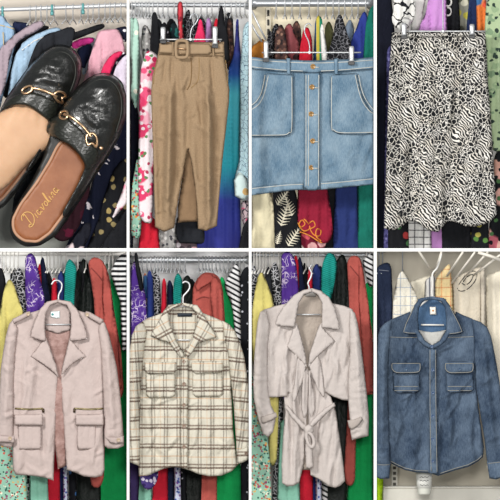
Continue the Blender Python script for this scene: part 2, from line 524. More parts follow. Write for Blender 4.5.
# ================================================================ bay 1: the mules and the hand
LEA = (lambda g: (g.bump(g.math('ADD', g.noise(30, 5), g.math('MULTIPLY', g.noise(7, 3), .6)), .35, .012), g.col(g.mix(g.step(g.noise(12, 4), .35, .7), '#101110', '#1c1e1c')))[1])(G('black_leather', .3, spec=.6, coat=.25))
CROC = (lambda g: (g.bump(g.vor(17, g.map((1, 1.7, 1), .7), feat='DISTANCE_TO_EDGE'), .25, .008), g.col(g.mix(g.step(g.vor(17, g.map((1, 1.7, 1), .7), feat='DISTANCE_TO_EDGE'), .02, .1), '#0b0c0a', '#1e211b')))[1])(G('embossed_leather', .36, spec=.5, coat=.05))
TAN = (lambda g: (g.bump(g.noise(25, 4), .12, .01), g.col(g.mix(g.step(g.noise(6, 4), .3, .7), '#87502f', '#98603d')))[1])(G('tan_leather', .45, spec=.4))
RIM = fab('#b58c72', .08, .5, .1)
SOLE = plain('#121311', .45)
def mule(label, dx, dy, y, sole, vamp, strap, insole, bit, ring1, ring2, stud, folds, letter=None):
    sh = lambda P: [(a+dx, b+dy) for a, b in P]
    sole_c = chaikin(sh(sole), 2)
    A = np.array(sole_c); Bv = np.roll(A, -1, 0)
    th = T('mule', label, 'shoe', (sum(a for a, _ in sole_c)/len(sole_c), max(b for _, b in sole_c), y))
    sheet('outsole', sole_c, y, SOLE, th, .016, .02, 2.5, 3)
    mx, my = sum(a for a, _ in insole)/len(insole), sum(b for _, b in insole)/len(insole)
    insole = [(a+1.7*(a-mx)/math.hypot(a-mx, b-my), b+1.7*(b-my)/math.hypot(a-mx, b-my)) for a, b in insole]
    ins = sheet('insole', sh(insole), y-.014, TAN, th, .014, .002, 5, 2.2, crv=2, hf=lambda Q: .0*Q[:, 0])
    ic = chaikin(sh(insole), 2)
    s = SURF[ins.name]
    rimp = resample(np.array(ic), 2)
    tube('footbed_rim', [W(a, b, y-.021) for a, b in rimp], .0075, RIM, th, 8, True, 'pale tan rim around the footbed')
    def dome(Q):
        d = segd(Q, A, Bv); d = np.where(inside(Q, A), d, 0)
        return .012+.125*np.sqrt(np.clip(1-(1-np.minimum(d/27, 1))**2, 0, 1))
    vp = sheet('vamp', sh(vamp), y-.01, LEA, th, .008, .006, 1.6, 1.7, [(a+dx, b+dy, c+dx, d+dy, e, f) for a, b, c, d, e, f in folds], [(.007, 14, 10, y*9)], hf=dome, crv=1)
    st = sheet('strap', sh(strap), y-.019, CROC, th, .009, .004, 2.4, 1.6, (), (), hf=dome, crv=1, label='embossed strap across the throat')
    vs = SURF[vp.name]
    def on(a, b, o=.012):
        q = np.array([(a+dx, b+dy)], float); return W(a+dx, b+dy, y-.02-dome(q)[0]-o)
    seam('edge_stitching', sh(letter['stitch']), vp, .0022, plain('#3b3d38', .6), vp, 6) if letter and 'stitch' in letter else None
    h = tube('horsebit', catmull([on(a, b, .016) for a, b in bit], 6), [.0075]*(6*(len(bit)-1)+1), GOLD, th, 10, label='pale gold horsebit bar')
    for R in (ring1, ring2):
        tube('ring', catmull([on(a, b, .014) for a, b in R], 4, True), .0062, GOLD, h, 8, True)
    if stud:
        p = on(*stud, .008); k = (p[1])
        lathe('stud', stud[0]+dx, stud[1]+dy, p[1], [(.009, -.004), (.011, .001), (.008, .005), (.003, .007)], GOLD, h, 14)
    return th, ins, vp
sole = [(11, 216), (9, 228), (13, 240), (25, 247), (40, 246), (56, 236), (68, 219), (82, 198), (97, 174), (110, 154), (120, 136), (126.5, 116), (127, 97), (122, 81), (112, 73.5), (100, 72.5), (89, 77), (77, 87), (66, 100), (56, 115), (49.5, 128), (48, 142), (42, 160), (32, 180), (20, 199)]
vamp = [(48.5, 127), (60, 138), (72, 145), (80, 155), (86, 166), (80, 181), (72, 196), (62, 214), (66, 219), (81, 198), (96, 174), (109, 154), (119, 136), (125.5, 116), (126, 98), (121, 82), (111.5, 74.5), (100, 73.5), (90, 78), (78, 88), (67, 101), (57, 115)]
strap = [(46, 129), (50, 119), (58, 115), (66, 117), (80, 128), (92, 143), (100, 152), (97, 163), (88, 172), (85, 164), (79, 154), (71, 146), (58, 139), (48, 134.5)]
insole = [(64, 140), (73, 146), (86, 166), (82, 178), (73, 196), (62, 214), (50, 231), (38, 240), (24, 239), (15, 231), (14, 219), (22, 204), (38, 184), (50, 163), (57, 148)]
bit = [(64, 114), (71, 117), (79, 123), (86, 130), (91, 137)]
ring1 = [(61, 112), (66, 111), (68, 115), (65, 119), (60, 117)]
ring2 = [(88.5, 134), (94, 134), (97, 140), (96, 147), (92, 143), (88, 145), (86, 139)]
wr = [(84, 106, 108, 110, .012, 5), (96, 116, 116, 124, .01, 4), (92, 86, 112, 90, .006, 5), (84, 112, 100, 128, .009, 3.5), (74, 108, 96, 100, .008, 4)]
lets = {'stitch': [(116, 132), (121, 114), (121, 98), (116, 86), (108, 80), (98, 80), (88, 86), (76, 98), (66, 110)]}
R_MULE = mule('black leather backless mule with gold horsebit and lettered tan insole in full view', 0, 0, .21, sole, vamp, strap, insole, bit, ring1, ring2, (101, 148), wr, lets)
# the other shoe, behind and partly out of view, held from inside
vamp2 = [(1, 118), (5, 108), (14, 105), (24, 104.5), (32, 107.5), (41, 114.5), (50, 121), (47, 134), (38, 152), (27, 170), (31, 173), (45, 150), (56, 128), (66, 108), (75, 92), (80.5, 76), (81, 62), (76, 52.5), (68, 46.5), (58, 45), (48, 49), (38, 58), (29, 68), (19, 82), (9, 96), (3, 107)]
sole2 = [(-40, 182), (-43, 196), (-38, 209), (-26, 216), (-10, 216), (5, 206), (18, 190), (30, 173), (46, 150), (57, 128), (67, 108), (76, 92), (81.5, 76), (82, 61), (77, 51.5), (68.5, 45.5), (58, 44), (47, 48), (37, 57), (28, 67), (18, 81), (8, 95), (1, 108), (-3, 122), (-10, 140), (-26, 164)]
strap2 = [(0, 113), (5, 101), (20, 93), (34, 92.5), (48, 97), (60, 105), (58, 118), (53, 124), (47, 119.5), (40, 114), (31, 107.5), (24, 105), (14, 105.5), (5, 109)]
insole2 = [(12, 113), (24, 111), (36, 116), (46, 125), (42, 142), (30, 160), (17, 178), (4, 195), (-10, 207), (-24, 208), (-34, 201), (-36, 188), (-26, 172), (-10, 150), (2, 128)]
bit2 = [(31, 88), (38, 89), (45, 91), (52, 94), (57, 97)]
r1b = [(22, 91), (25, 87.5), (31, 86), (32, 90), (28, 93), (24, 93.5)]
r2b = [(54, 95), (58, 91.5), (64, 93), (66, 97), (62, 98), (63, 103), (59, 102), (56, 99)]
wr2 = [(40, 64, 64, 72, .011, 5), (44, 80, 68, 84, .01, 4), (54, 54, 70, 58, .006, 5), (32, 82, 52, 76, .008, 4)]
let2 = {'stitch': [(70, 92), (75, 77), (75, 65), (70, 56), (62, 52), (53, 55), (42, 64), (31, 77), (20, 90)]}
L_MULE = mule('black leather backless mule with a hand pushed inside it', 0, 0, .32, sole2, vamp2, strap2, insole2, bit2, r1b, r2b, None, wr2, let2)
# gold script on the insole
def script(strokes, ox, oy, ang, sc, surf, rad, mat, par, name='lettering', label=None):
    c, s = math.cos(ang), math.sin(ang); out = []
    for st in strokes:
        q = catmull(st, 6)
        P = [(ox+((x+.1*yy)*c+yy*s)*sc, oy+((x+.1*yy)*s-yy*c)*sc) for x, yy in ((p[0], p[1]) for p in q)]
        out.append(tube('stroke', [W(a, b, surf(a, b)-.0012) for a, b in P], rad, mat, par, 6))
    return merge(name, out, label)
DIAV = [[(1.2, 0), (1.6, 3), (2.2, 6.3), (1.2, 6.0)], [(-.8, 5.2), (.6, 6.8), (3.2, 6.6), (4.9, 4.6), (4.6, 2), (2.6, .1), (.6, -.2), (-.6, .7), (.3, 1.2), (1.6, .4)],
        [(5.6, 0), (6, 2.6)], [(6.3, 4), (6.35, 4.2)], [(8.6, 2.2), (7.4, 2.4), (7.1, .8), (7.8, .1), (8.7, 1), (8.9, 2.3), (8.8, .5), (9.4, .1)],
        [(9.9, 2.4), (10.4, 1.8), (10.6, .1), (11.4, 1.2), (11.8, 2.5), (12.3, 2.2)], [(13.6, 2.2), (12.8, 1.8), (12.7, .5), (13.4, .1), (14.1, .8), (14.1, 2), (13.5, 2.3)],
        [(14.8, .2), (15.2, 3), (15.9, 5.6), (16.1, 4.6), (15.4, 2), (15.4, .3), (15.9, .2)], [(16.6, 0), (17, 2.4)], [(17.3, 3.7), (17.35, 3.9)],
        [(18, 0), (18.3, 2.3), (18.2, 1.2), (19, 2.3), (19.6, 2), (19.5, .4), (20, .1)], [(22, 2.2), (20.9, 2.4), (20.6, .8), (21.2, .1), (22, 1), (22.2, 2.3), (22.1, .5), (22.8, .1)]]
script(DIAV, 31, 227, -math.atan2(43, 33), 2.05, SURF[R_MULE[1].name], .0026, plain('#d6a862', .4), R_MULE[1], label='gold script reading Diavolina')
# hand: forearm from outside the picture, palm, four fingers in the shoe and a thumb: one continuous skin
g = G('skin', .5, spec=.35); g.b.inputs['Subsurface Weight'].default_value = .12; g.b.inputs['Subsurface Radius'].default_value = (.03, .012, .006)
f_ = g.noise(5, 3); g.bump(g.noise(60, 4), .08, .004)
SKIN = g.col(g.mix(g.step(f_, .3, .7), '#c59c7a', '#cfa886'))
hand = [(-62, 140), (-40, 130), (-20, 122), (-6, 117), (4, 110), (12, 106), (22, 90), (30, 77), (34, 76), (35.5, 80), (28, 92), (21, 103), (22.5, 103), (31, 86), (41, 68), (45, 66), (47.5, 69), (39, 86), (30.5, 101.5), (32.5, 102), (40, 88), (48, 70), (52, 68), (55, 71), (48.5, 88), (41, 103.5), (43, 105), (49, 93), (55, 82), (58.5, 80), (61, 83), (57, 95), (50.5, 110), (52, 117), (57, 124), (63, 129), (70, 132), (74, 136), (72, 140), (66, 141), (59, 141), (50, 147), (38, 154), (24, 168), (10, 184), (-6, 196), (-22, 206), (-42, 216), (-62, 222), (-68, 205), (-71, 180), (-68, 155)]
hp = sheet('hand', hand, .245, SKIN, None, .052, .04, 26, 2.6, [(10, 124, 17, 106, .006, 4), (23, 122, 27, 104, .006, 4), (34, 122, 37, 105, .006, 4), (45, 124, 46, 109, .006, 3.5), (38, 145, 60, 136, .005, 5)], [(.003, 14, 14, 2)], crv=2,
           hf=lambda Q: -.03*np.clip((Q[:, 0]-48)/20, 0, 1)*(Q[:, 1] > 112)+.03*np.clip((40-Q[:, 0])/60, 0, 1)-.012*np.clip((112-Q[:, 1])/12, 0, 1)*np.clip((30-Q[:, 0])/10, 0, 1))
props(hp, 'bare hand and wrist reaching in to hold a black mule', 'person')
hp.name = 'person'
# ================================================================ bay 2: belted trousers
BEI = (lambda g: (g.creases(.4, .012), g.col(g.mix(g.step(g.noise(70, 3), .3, .7), '#8d775d', '#9c8469')))[1])(G('twill', .9, spec=.15))
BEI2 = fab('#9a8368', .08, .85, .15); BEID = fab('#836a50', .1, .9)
clip_hanger('chrome clip hanger holding the belted beige trousers', 160, 222, 39.5, 190.5, [(190.5, 39.5), (190.5, 33), (192.5, 27), (196, 23), (198, 18), (195.5, 14), (191.5, 15), (190, 19)], .10, (163, 215), ((27, 43.5), (26.5, 48)))
tr = T('trousers', 'beige high-waisted tapered trousers with a fabric belt hung by clips', 'trousers', (188, 231, .12))
out = [(160, 42), (158, 54), (155.5, 65), (152.5, 75), (151, 92), (152, 125), (153, 150), (154, 190), (155, 227), (164, 232), (174, 228), (177, 208), (182, 180), (186, 158), (188, 149), (191.5, 162), (195, 185), (197, 205), (198, 229), (206, 231), (217, 226), (219, 200), (222, 165), (226, 130), (229, 103), (229.5, 90), (227, 75), (224.5, 58), (224, 42)]
fl = [(171, 80, 167, 228, .04, 3.6), (208, 80, 209, 228, .04, 3.6), (163, 90, 161, 220, -.014, 2.6), (216, 90, 214, 215, -.014, 2.6), (177, 70, 176, 190, -.014, 2.6), (201, 92, 203, 215, -.014, 2.6), (172, 57, 171, 88, -.016, 1.6), (211, 58, 213, 90, -.016, 1.6), (166, 58, 163, 84, -.012, 1.6), (188, 104, 187, 150, -.022, 3.5), (177, 90, 160, 108, .012, 3), (200, 96, 222, 118, .012, 3), (194, 122, 215, 138, .012, 3),
      (158, 138, 178, 128, .010, 3), (180, 62, 181, 104, .012, 3), (156, 176, 172, 166, .010, 3), (200, 186, 217, 176, .010, 3), (199, 62, 203, 88, .012, 3), (157, 110, 160, 220, -.016, 3), (218, 110, 215, 216, -.014, 3), (180, 120, 174, 200, -.014, 3), (197, 130, 200, 220, -.012, 2.5), (154, 90, 170, 96, .008, 2.5), (212, 150, 221, 160, .009, 2.5)]
fl += wrinkles((156, 60, 226, 225), 34, .006, 5, (-1.3, 1.3), (7, 18))+wrinkles((156, 70, 222, 225), 10, .008, 6, (-.25, .25), (20, 60))
body = sheet('legs', out, .13, BEI, tr, .016, .012, 4, 1.5, fl, [(.005, 12, 30, 1)], crv=0)
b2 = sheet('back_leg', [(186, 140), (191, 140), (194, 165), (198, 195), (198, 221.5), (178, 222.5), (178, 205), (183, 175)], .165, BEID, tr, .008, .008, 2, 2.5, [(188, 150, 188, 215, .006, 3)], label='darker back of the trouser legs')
wb = sheet('waistband', [(160, 41.5), (192, 42.5), (224, 41.8), (224.6, 57), (192, 56.5), (158, 55)], .115, BEI, tr, .012, .01, 2, 2)
bl = sheet('belt', [(159.5, 43.5), (176, 43.5), (187, 43), (209, 44), (212, 47), (212, 52), (209, 54.5), (187, 54.5), (173, 54), (159, 53)], .098, BEI2, tr, .008, .006, 1.6, 1.8, label='fabric belt with a covered buckle')
sheet('belt_end', [(213, 43.5), (224, 43), (224.5, 53), (213, 54)], .10, BEI2, tr, .008, .006, 1.6, 1.8)
for q in ([(171.8, 42), (174.2, 42), (174.4, 56), (172, 56)], [(212, 42.5), (214.4, 42.5), (214.6, 56.5), (212.2, 56.5)]): sheet('belt_loop', q, .088, BEI, tr, .005, .003, 1, 1.3)
tube('buckle', catmull([W(a, b, .08) for a, b in ((177, 41.5), (181, 40.6), (186.5, 41.5), (187.6, 46), (187.6, 52), (186.5, 56.8), (181, 57.6), (177, 56.8), (176, 52), (176, 46))], 4, True), .0085, BEI2, bl, 8, True)
tube('prong', [W(177, 48.5, .078), W(186, 49, .074)], .0035, GOLD, bl, 8)
seam('fly_seam', [(191, 58), (191.5, 74), (190, 84), (187, 90)], body, .003, fab('#7f6545'), body, 5)
seam('fly_stitching', [(199, 58), (199, 74), (197, 82), (191, 88)], body, .0018, fab('#94784f'), body, 5)
for pth in ([(157.5, 60), (154.5, 72), (153.6, 84)], [(225.5, 60), (227, 72), (227.6, 84)]): seam('pocket_seam', pth, body, .0022, fab('#8b7049'), body, 5)
# ================================================================ bay 3: denim skirt
DN3 = denim('light', '#395166', '#567186', '#8499a8', .75)
DN3b = denim('light2', '#466076', '#647e92', '#8ea2b0', .65)
THR = fab('#c3c4bd', .15, .8, 0)
clip_hanger('chrome clip hanger holding the denim skirt', 262, 361, 52.5, 309.5, [(309.5, 52.5), (309.5, 46), (308, 40), (305.5, 35), (304.5, 30), (306, 25), (309, 23.5), (311.5, 26)], .10, (266, 351.5), ((41, 62), (46, 65)))
sk = T('denim_skirt', 'light blue denim button-front skirt with patch pockets hung by clips', 'skirt', (313, 193, .12))
out = [(250, 57), (270, 59), (313, 60.5), (350, 59), (376, 57), (376, 184), (345, 187), (322, 189.5), (312, 190), (290, 190), (270, 192.5), (250, 195)]
fl = [(262, 110, 270, 185, .012, 8), (352, 110, 346, 180, .012, 8), (288, 140, 292, 185, .01, 6), (330, 138, 336, 182, .01, 6), (272, 80, 280, 130, .006, 6), (345, 80, 348, 130, .006, 6)]
fl += wrinkles((254, 75, 372, 186), 40, .004, 7, (-1.4, 1.4), (6, 16))+wrinkles((254, 120, 372, 186), 9, .006, 8, (-.5, .5), (20, 50), (2, 4))
sb = sheet('skirt_panel', out, .13, DN3, sk, .012, .012, 3, 1.7, fl, [(.004, 14, 14, 4)], bay=3)
H0 = foldf(fl, [(.004, 14, 14, 4)])
def over(y): return lambda Q: H0(Q)
wbn = sheet('waistband', [(250, 57), (280, 59.6), (313, 61), (345, 60), (376, 57.5), (376, 69), (345, 71.5), (313, 73), (280, 71.5), (250, 69)], .104, DN3b, sk, .008, .006, 1.5, 2, (), [(.002, 8, 8, 9)], bay=3, hf=H0)
pk = sheet('placket', [(304.5, 73), (320.5, 73), (320, 110), (319.5, 150), (320, 187), (316, 190.5), (308, 190.5), (304, 187), (304.5, 150), (304.5, 110)], .106, DN3b, sk, .007, .005, 1.4, 2, (), [(.003, 3, 5, 3)], bay=3, hf=H0)
hemL = sheet('hem', [(250, 187), (270, 185), (290, 183), (304, 182.5), (304, 189.6), (290, 190.4), (270, 193), (250, 195.6)], .106, DN3b, sk, .006, .005, 1.4, 2, bay=3, hf=H0, nz=[(.003, 3, 4, 5)])
hemR = sheet('hem', [(320.5, 182), (345, 180), (376, 177), (376, 184.4), (345, 187.4), (320.5, 190)], .106, DN3b, sk, .006, .005, 1.4, 2, bay=3, hf=H0, nz=[(.003, 3, 4, 6)])
pl = sheet('pocket', [(266, 73), (293.5, 75), (293.5, 100), (293, 128), (290, 134), (284, 136.5), (262, 137), (250, 137), (250, 107), (257, 102), (262, 92)], .106, DN3, sk, .007, .005, 1.4, 2.2, bay=3, hf=H0, uvo=(40, 13))
pr = sheet('pocket', [(330, 75), (357, 73), (360, 88), (364, 100), (370, 110), (376, 114), (376, 134), (352, 134.5), (338, 134), (332, 131), (330, 126), (329.7, 100)], .106, DN3, sk, .007, .005, 1.4, 2.2, bay=3, hf=H0, uvo=(11, 31))
for q in ([(286.5, 58), (290.5, 58.3), (290.8, 74.5), (286.8, 74.3)], [(334, 58.6), (338, 58.4), (338.3, 74.4), (334.3, 74.6)]):
    sheet('belt_loop', q, .092, DN3b, sk, .005, .003, 1, 1.3, hf=H0)
R1 = .0021
for pth, o in (([(265, 75), (261.5, 92), (256.5, 101), (251.6, 105)], pl), ([(268.3, 75.5), (264.5, 93), (259, 104), (251.6, 109.5)], pl), ([(291.8, 77), (291.8, 127), (288.8, 132.6), (283.5, 134.8), (262, 135.2), (252, 135.2)], pl),
               ([(358.6, 75), (361.5, 89), (366, 100), (373.5, 110)], pr), ([(355.2, 75), (358.5, 90), (362.5, 101.5), (369, 110.5), (373.5, 113.5)], pr), ([(331.6, 77), (331.6, 125), (333.8, 129.8), (339, 132.4), (352, 132.8), (373.5, 132.2)], pr),
               ([(252, 66.8), (280, 69.8), (303, 71)], wbn), ([(321, 71), (345, 69.7), (373, 67)], wbn), ([(252, 59.6), (280, 61.8), (313, 63), (345, 62), (373, 60)], wbn),
               ([(306, 75), (306, 186)], pk), ([(318.8, 75), (318.6, 186)], pk), ([(308.6, 75), (308.4, 186)], pk)):
    seam('stitching', pth, o, R1, THR, o, 0 if len(pth) < 3 else 4)
for o, pth in ((hemL, [(252, 188.6), (270, 186.7), (290, 184.8), (303, 184.3)]), (hemR, [(321, 183.8), (345, 181.8), (373, 178.8)])): seam('stitching', pth, o, R1, THR, o)
for (bx, by), o in zip(((313, 66.5), (312, 87), (311.2, 114), (312.6, 141), (311.5, 167.5)), (wbn, pk, pk, pk, pk)):
    b = button(bx, by, SURF[o.name](bx, by), .0135, BRASS, sk, label='brass button')
    tube('buttonhole', [W(bx+1, by+.6, SURF[o.name](bx, by)-.001), W(bx+6, by+.9, SURF[o.name](bx+4, by)-.002)], .0028, THR, b, 6)
# ================================================================ bay 4: animal-print skirt
g = G('leopard_print', .75, spec=.25)
v = g.warp(.06, 9)
v2 = g.map((1, .85, 1), .6, v=v)
n1 = g.noise(70, 2)
d = g.math('ADD', g.vor(28, v2), g.math('MULTIPLY', g.math('SUBTRACT', n1, .5), .3))
e = g.math('ADD', g.vor(28, v2, feat='DISTANCE_TO_EDGE'), g.math('MULTIPLY', g.math('SUBTRACT', n1, .5), .22))
rnd = g.step(g.n('SeparateColor', {0: g.vor(28, v2, out=1)}), .45, .5)
ring = g.math('MULTIPLY', g.step(e, .045, .085), g.math('SUBTRACT', 1, g.math('MULTIPLY', rnd, g.step(d, .24, .18))))
wv = g.n('TexWave', {0: g.map((1, 1, 1), -.75, v=g.warp(.09, 9)), 1: 12, 2: 5, 3: 2}, out=1)
strp = g.step(wv, .36, .48)
zone = g.step(g.noise(5, 2, g.map((1.1, .8, 1))), .5, .56)
ink = g.mix(zone, ring, strp)
c = g.mix(g.step(g.noise(8, 2), .35, .7), '#f0ede6', '#d9d3c6')
g.creases(.5, .012)
LEO = g.col(g.mix(ink, c, '#15161a'))
clip_hanger('chrome clip hanger holding the animal print skirt', 402, 486, 31.2, 443, [(443, 31.2), (443, 24), (443, 10), (443, 2), (444, -4), (446, -8), (448, -6)], .10, (404, 472), ((23, 39), (24, 38.5)))
ps = T('print_skirt', 'black and cream animal print midi skirt hung by clips', 'skirt', (440, 231, .12))
out = [(392, 33), (415, 32), (443, 31.5), (470, 31.5), (485, 31), (486.5, 50), (488, 80), (491, 120), (494, 170), (497, 214), (490, 222), (483, 224.5), (476, 226.5), (466, 226.5), (459, 223.5), (452, 221), (446, 222), (442, 228), (438, 232), (430, 231), (423, 226.5), (416, 221.5), (408, 221), (402, 226.5), (395, 230), (388, 230), (384, 228), (384.5, 205), (386, 170), (387.5, 120), (389, 75)]
fl = [(428, 60, 430, 230, .024, 6), (405, 120, 398, 228, .02, 5), (455, 90, 449, 222, -.022, 6), (414, 100, 413, 222, -.02, 5), (472, 100, 478, 226, .02, 6), (441, 130, 439, 231, .014, 4), (488, 120, 492, 215, .01, 4), (462, 150, 460, 224, .01, 3), (390, 100, 388, 228, .008, 3)]
fl += wrinkles((388, 60, 494, 225), 16, .008, 9, (-.2, .2), (30, 90), (2, 4))
pb = sheet('skirt_panel', out, .15, LEO, ps, .012, .012, 3, 2, fl, [(.005, 10, 40, 8)], bay=4)
sheet('waistband', [(392, 32.6), (415, 31.7), (443, 31.2), (470, 31.2), (485, 30.7), (485.6, 36), (443, 37), (391.8, 38)], .125, LEO, ps, .007, .006, 1.5, 2.2, label='narrow waistband in the same print')
# ================================================================ bay 5: pink jacket
PNK = fab('#beaea9', .05, .85, .22); PNKD = fab('#b8a8a3', .05, .88, .22)
LIN = (lambda g: (g.bump(g.noise(16, 5), .4, .03), g.col(g.mix(g.step(g.noise(11, 4), .35, .65), '#8c6a62', '#b09089')))[1])(G('satin_lining', .55, spec=.4))
BTN = plain('#b9a48c', .35)
coat_hanger('silver hanger inside the pale pink jacket', [(58.5, 301), (58.5, 296), (59.5, 293), (61.5, 289), (61.5, 283.5), (58, 280.5), (54, 281), (51.5, 284.5)], [(44, 324.5), (72, 324.5)], [(40, 314), (50, 305), (58.5, 301), (67, 304), (78, 312)], .135)
jk = T('jacket', 'pale pink open collared jacket with zip and cargo pockets', 'jacket', (59, 479, .14))
sheet('lining', [(44, 303), (72, 303), (74, 330), (70, 380), (67, 440), (66, 466), (58, 469), (54, 440), (46, 380), (43, 330)], .165, LIN, jk, .012, .01, 4, 2.6, [(54, 345, 56, 460, .01, 3), (63, 345, 61, 450, .01, 3)], [(.006, 5, 9, 3)], label='creased satin lining inside the opening')
sheet('back_neck', [(45, 304), (58, 301.5), (71, 304), (71, 330), (58, 334), (45, 330)], .148, PNKD, jk, .006, .005, 2, 2.4, [(58, 306, 58, 330, .003, 6)])
lb = sheet('neck_label', [(50.5, 311.5), (60, 311), (60, 318), (56, 318.5), (50.5, 317)], .137, plain('#e9f1f0', .6), jk, .002, .002, .6, 1.2, label='white neck label with a teal mark')
lathe('label_mark', 52.6, 314.4, .1345, [(.005, -.001), (.006, .0008), (.002, .001)], plain('#2d8a8c', .6), lb, 12)
f5 = [(30, 350, 22, 470, .012, 6), (88, 350, 94, 470, .012, 6), (48, 400, 50, 475, .008, 4), (72, 400, 74, 470, .008, 4), (20, 330, 40, 372, .008, 5), (98, 330, 80, 372, .008, 5), (24, 452, 50, 462, .005, 4), (72, 458, 100, 462, .005, 4)]+wrinkles((14, 335, 102, 475), 30, .006, 11, (-1.2, 1.2), (8, 24))+wrinkles((14, 340, 102, 475), 14, .010, 12, (-.3, .3), (20, 60), (2, 4))
bL = sheet('front_panel', [(42, 309), (36, 311), (24, 314.5), (13, 318.5), (12, 340), (12, 380), (12, 430), (13, 470), (16, 475), (30, 475.5), (42, 477), (53.5, 480.5), (54.5, 450), (56, 415), (57.5, 385), (58, 374), (50, 352), (44, 335)], .15, PNK, jk, .011, .01, 3, 1.6, f5, [(.004, 10, 18, 1)])
bR = sheet('front_panel', [(74, 309), (80, 311), (92, 314.5), (101, 318.5), (103, 340), (103.5, 400), (104.5, 470), (102, 476), (95, 477.5), (84, 476.5), (74, 472), (67, 470), (65.5, 455), (64, 430), (62, 405), (61, 385), (61, 374), (67, 352), (72, 335)], .148, PNK, jk, .011, .01, 3, 1.6, f5, [(.004, 10, 18, 2)])
def sleeve(par, pts, y, mat, fl, sd, t=.02, rot=0, nm='sleeve', nz=.004):
    xs = [p[0] for p in pts]; ys = [p[1] for p in pts]
    fl = [(a, b, c, d, e*1.4, f*.8) for a, b, c, d, e, f in fl]+wrinkles((min(xs), min(ys), max(xs), max(ys)), 20, .006, sd*7+int(xs[0]), (.7, 2.2), (5, 14))
    return sheet(nm, pts, y, mat, par, t, .016, 5, 1.6, fl, [(nz, 6, 12, sd)], bay=None, rot=rot)
sleeve(jk, [(14, 318), (9, 324), (6, 335), (3, 352), (.5, 370), (-1, 400), (-2, 425), (-2, 444), (4, 447), (12, 447.5), (13.5, 440), (13.6, 410), (14, 370), (16, 345), (18, 328)], .135, PNK, [(10, 335, 4, 440, .012, 4), (8, 380, 12, 400, .005, 3)], 3)
sleeve(jk, [(100, 318), (105, 323), (109, 334), (113, 350), (117, 368), (120, 392), (122.5, 420), (124, 446), (118, 448.5), (108, 448.5), (104.5, 446), (104, 420), (103, 390), (101, 350), (98, 330)], .135, PNK, [(106, 335, 114, 440, .012, 4), (106, 390, 112, 380, .005, 3)], 4)
for q, b in (([(-2, 435), (12.5, 436), (14.5, 435), (15, 442), (12.5, 443), (-2, 442.5)], (10, 438.5)), ([(105, 436.5), (116, 437), (123.6, 436), (124, 443), (116, 444), (110, 443)], (118.5, 440))):
    c = sheet('cuff_tab', q, .105, PNKD, jk, .005, .004, 1.2, 1.8); button(b[0], b[1], SURF[c.name](*b), .010, BTN, c)
for q, b in (([(12, 319.5), (26, 312), (30, 311), (31, 314.5), (28, 317), (14, 324)], (28, 314)), ([(104, 320), (90, 312), (86, 311), (84.5, 314), (88, 317.5), (101, 325)], (87.2, 314.6))):
    c = sheet('epaulette', q, .118, PNKD, jk, .008, .006, 1.6, 1.7); button(b[0], b[1], SURF[c.name](*b), .0095, BTN, c)
sheet('collar', [(47, 301.5), (58, 299.5), (58, 302.5), (50, 306), (46, 314), (45, 326), (46, 340), (44, 341.5), (37, 339.5), (30.5, 337), (31, 331), (35, 320), (40, 309)], .112, PNK, jk, .007, .006, 1.6, 1.8, [(40, 312, 36, 336, .006, 4)], [(.003, 7, 7, 5)])
sheet('collar', [(70.5, 301.5), (58, 299.5), (58, 302.5), (67, 306), (70.5, 314), (71, 326), (69.5, 340), (72, 341.3), (80, 340.3), (87.4, 339.4), (87, 333), (83, 321), (77, 309)], .112, PNK, jk, .007, .006, 1.6, 1.8, [(77, 312, 81, 336, .006, 4)], [(.003, 7, 7, 6)])
sheet('lapel', [(45, 337), (42, 342), (37, 348), (30.5, 356.5), (38, 361), (48, 368), (58.5, 377), (56.5, 366), (51, 350), (46.5, 338)], .122, PNK, jk, .006, .005, 1.5, 1.8, [(42, 350, 52, 364, .006, 4)], [(.003, 7, 7, 7)])
sheet('lapel', [(70.5, 337), (73, 342), (78, 348), (86.5, 356.2), (79, 360), (70, 366), (61, 376.5), (62.5, 366), (66.5, 350), (69.5, 338)], .12, PNK, jk, .006, .005, 1.5, 1.8, [(76, 350, 66, 364, .006, 4)], [(.003, 7, 7, 8)])
ZIP = plain('#8f8460', .35, .8)
for o, x0, x1, xp, fx, px_ in ((bL, 15, 43, 43, (14.5, 43), (18, 41.5)), (bR, 74, 103.5, 74.5, (75.5, 103.5), (77, 96))):
    z = seam('zip', [(x0, 408.5), ((x0+x1)/2, 409.3), (x1, 408.6)], o, .005, ZIP, o, 4, 0, label='brass zip')
    P = SURF[o.name](xp, 409); tube('zip_pull', [W(xp, 408.5, P-.006), W(xp+(.3 if xp < 60 else -.3), 412.5, P-.007)], .006, plain('#5b4d3c', .3, .9), z, 8)
    p = sheet('cargo_pocket', [(px_[0], 424), (px_[1], 424), (px_[1], 447), (px_[1]-1.5, 449.5), (px_[0]+1, 449.8), (px_[0], 447)], .128, PNK, jk, .008, .006, 1.6, 2, [((px_[0]*2+px_[1])/3, 424, (px_[0]*2+px_[1])/3, 449, -.006, 1), ((px_[0]+px_[1]*2)/3, 424, (px_[0]+px_[1]*2)/3, 449, -.006, 1)])
    sheet('pocket_flap', [(fx[0], 414.5), (fx[1], 413.8), (fx[1]+.3, 424.5), (fx[1]-1, 426), (fx[0]+1, 425.6), (fx[0], 424)], .112, PNK, jk, .008, .006, 1.6, 2, nz=[(.003, 6, 6, fx[0])])
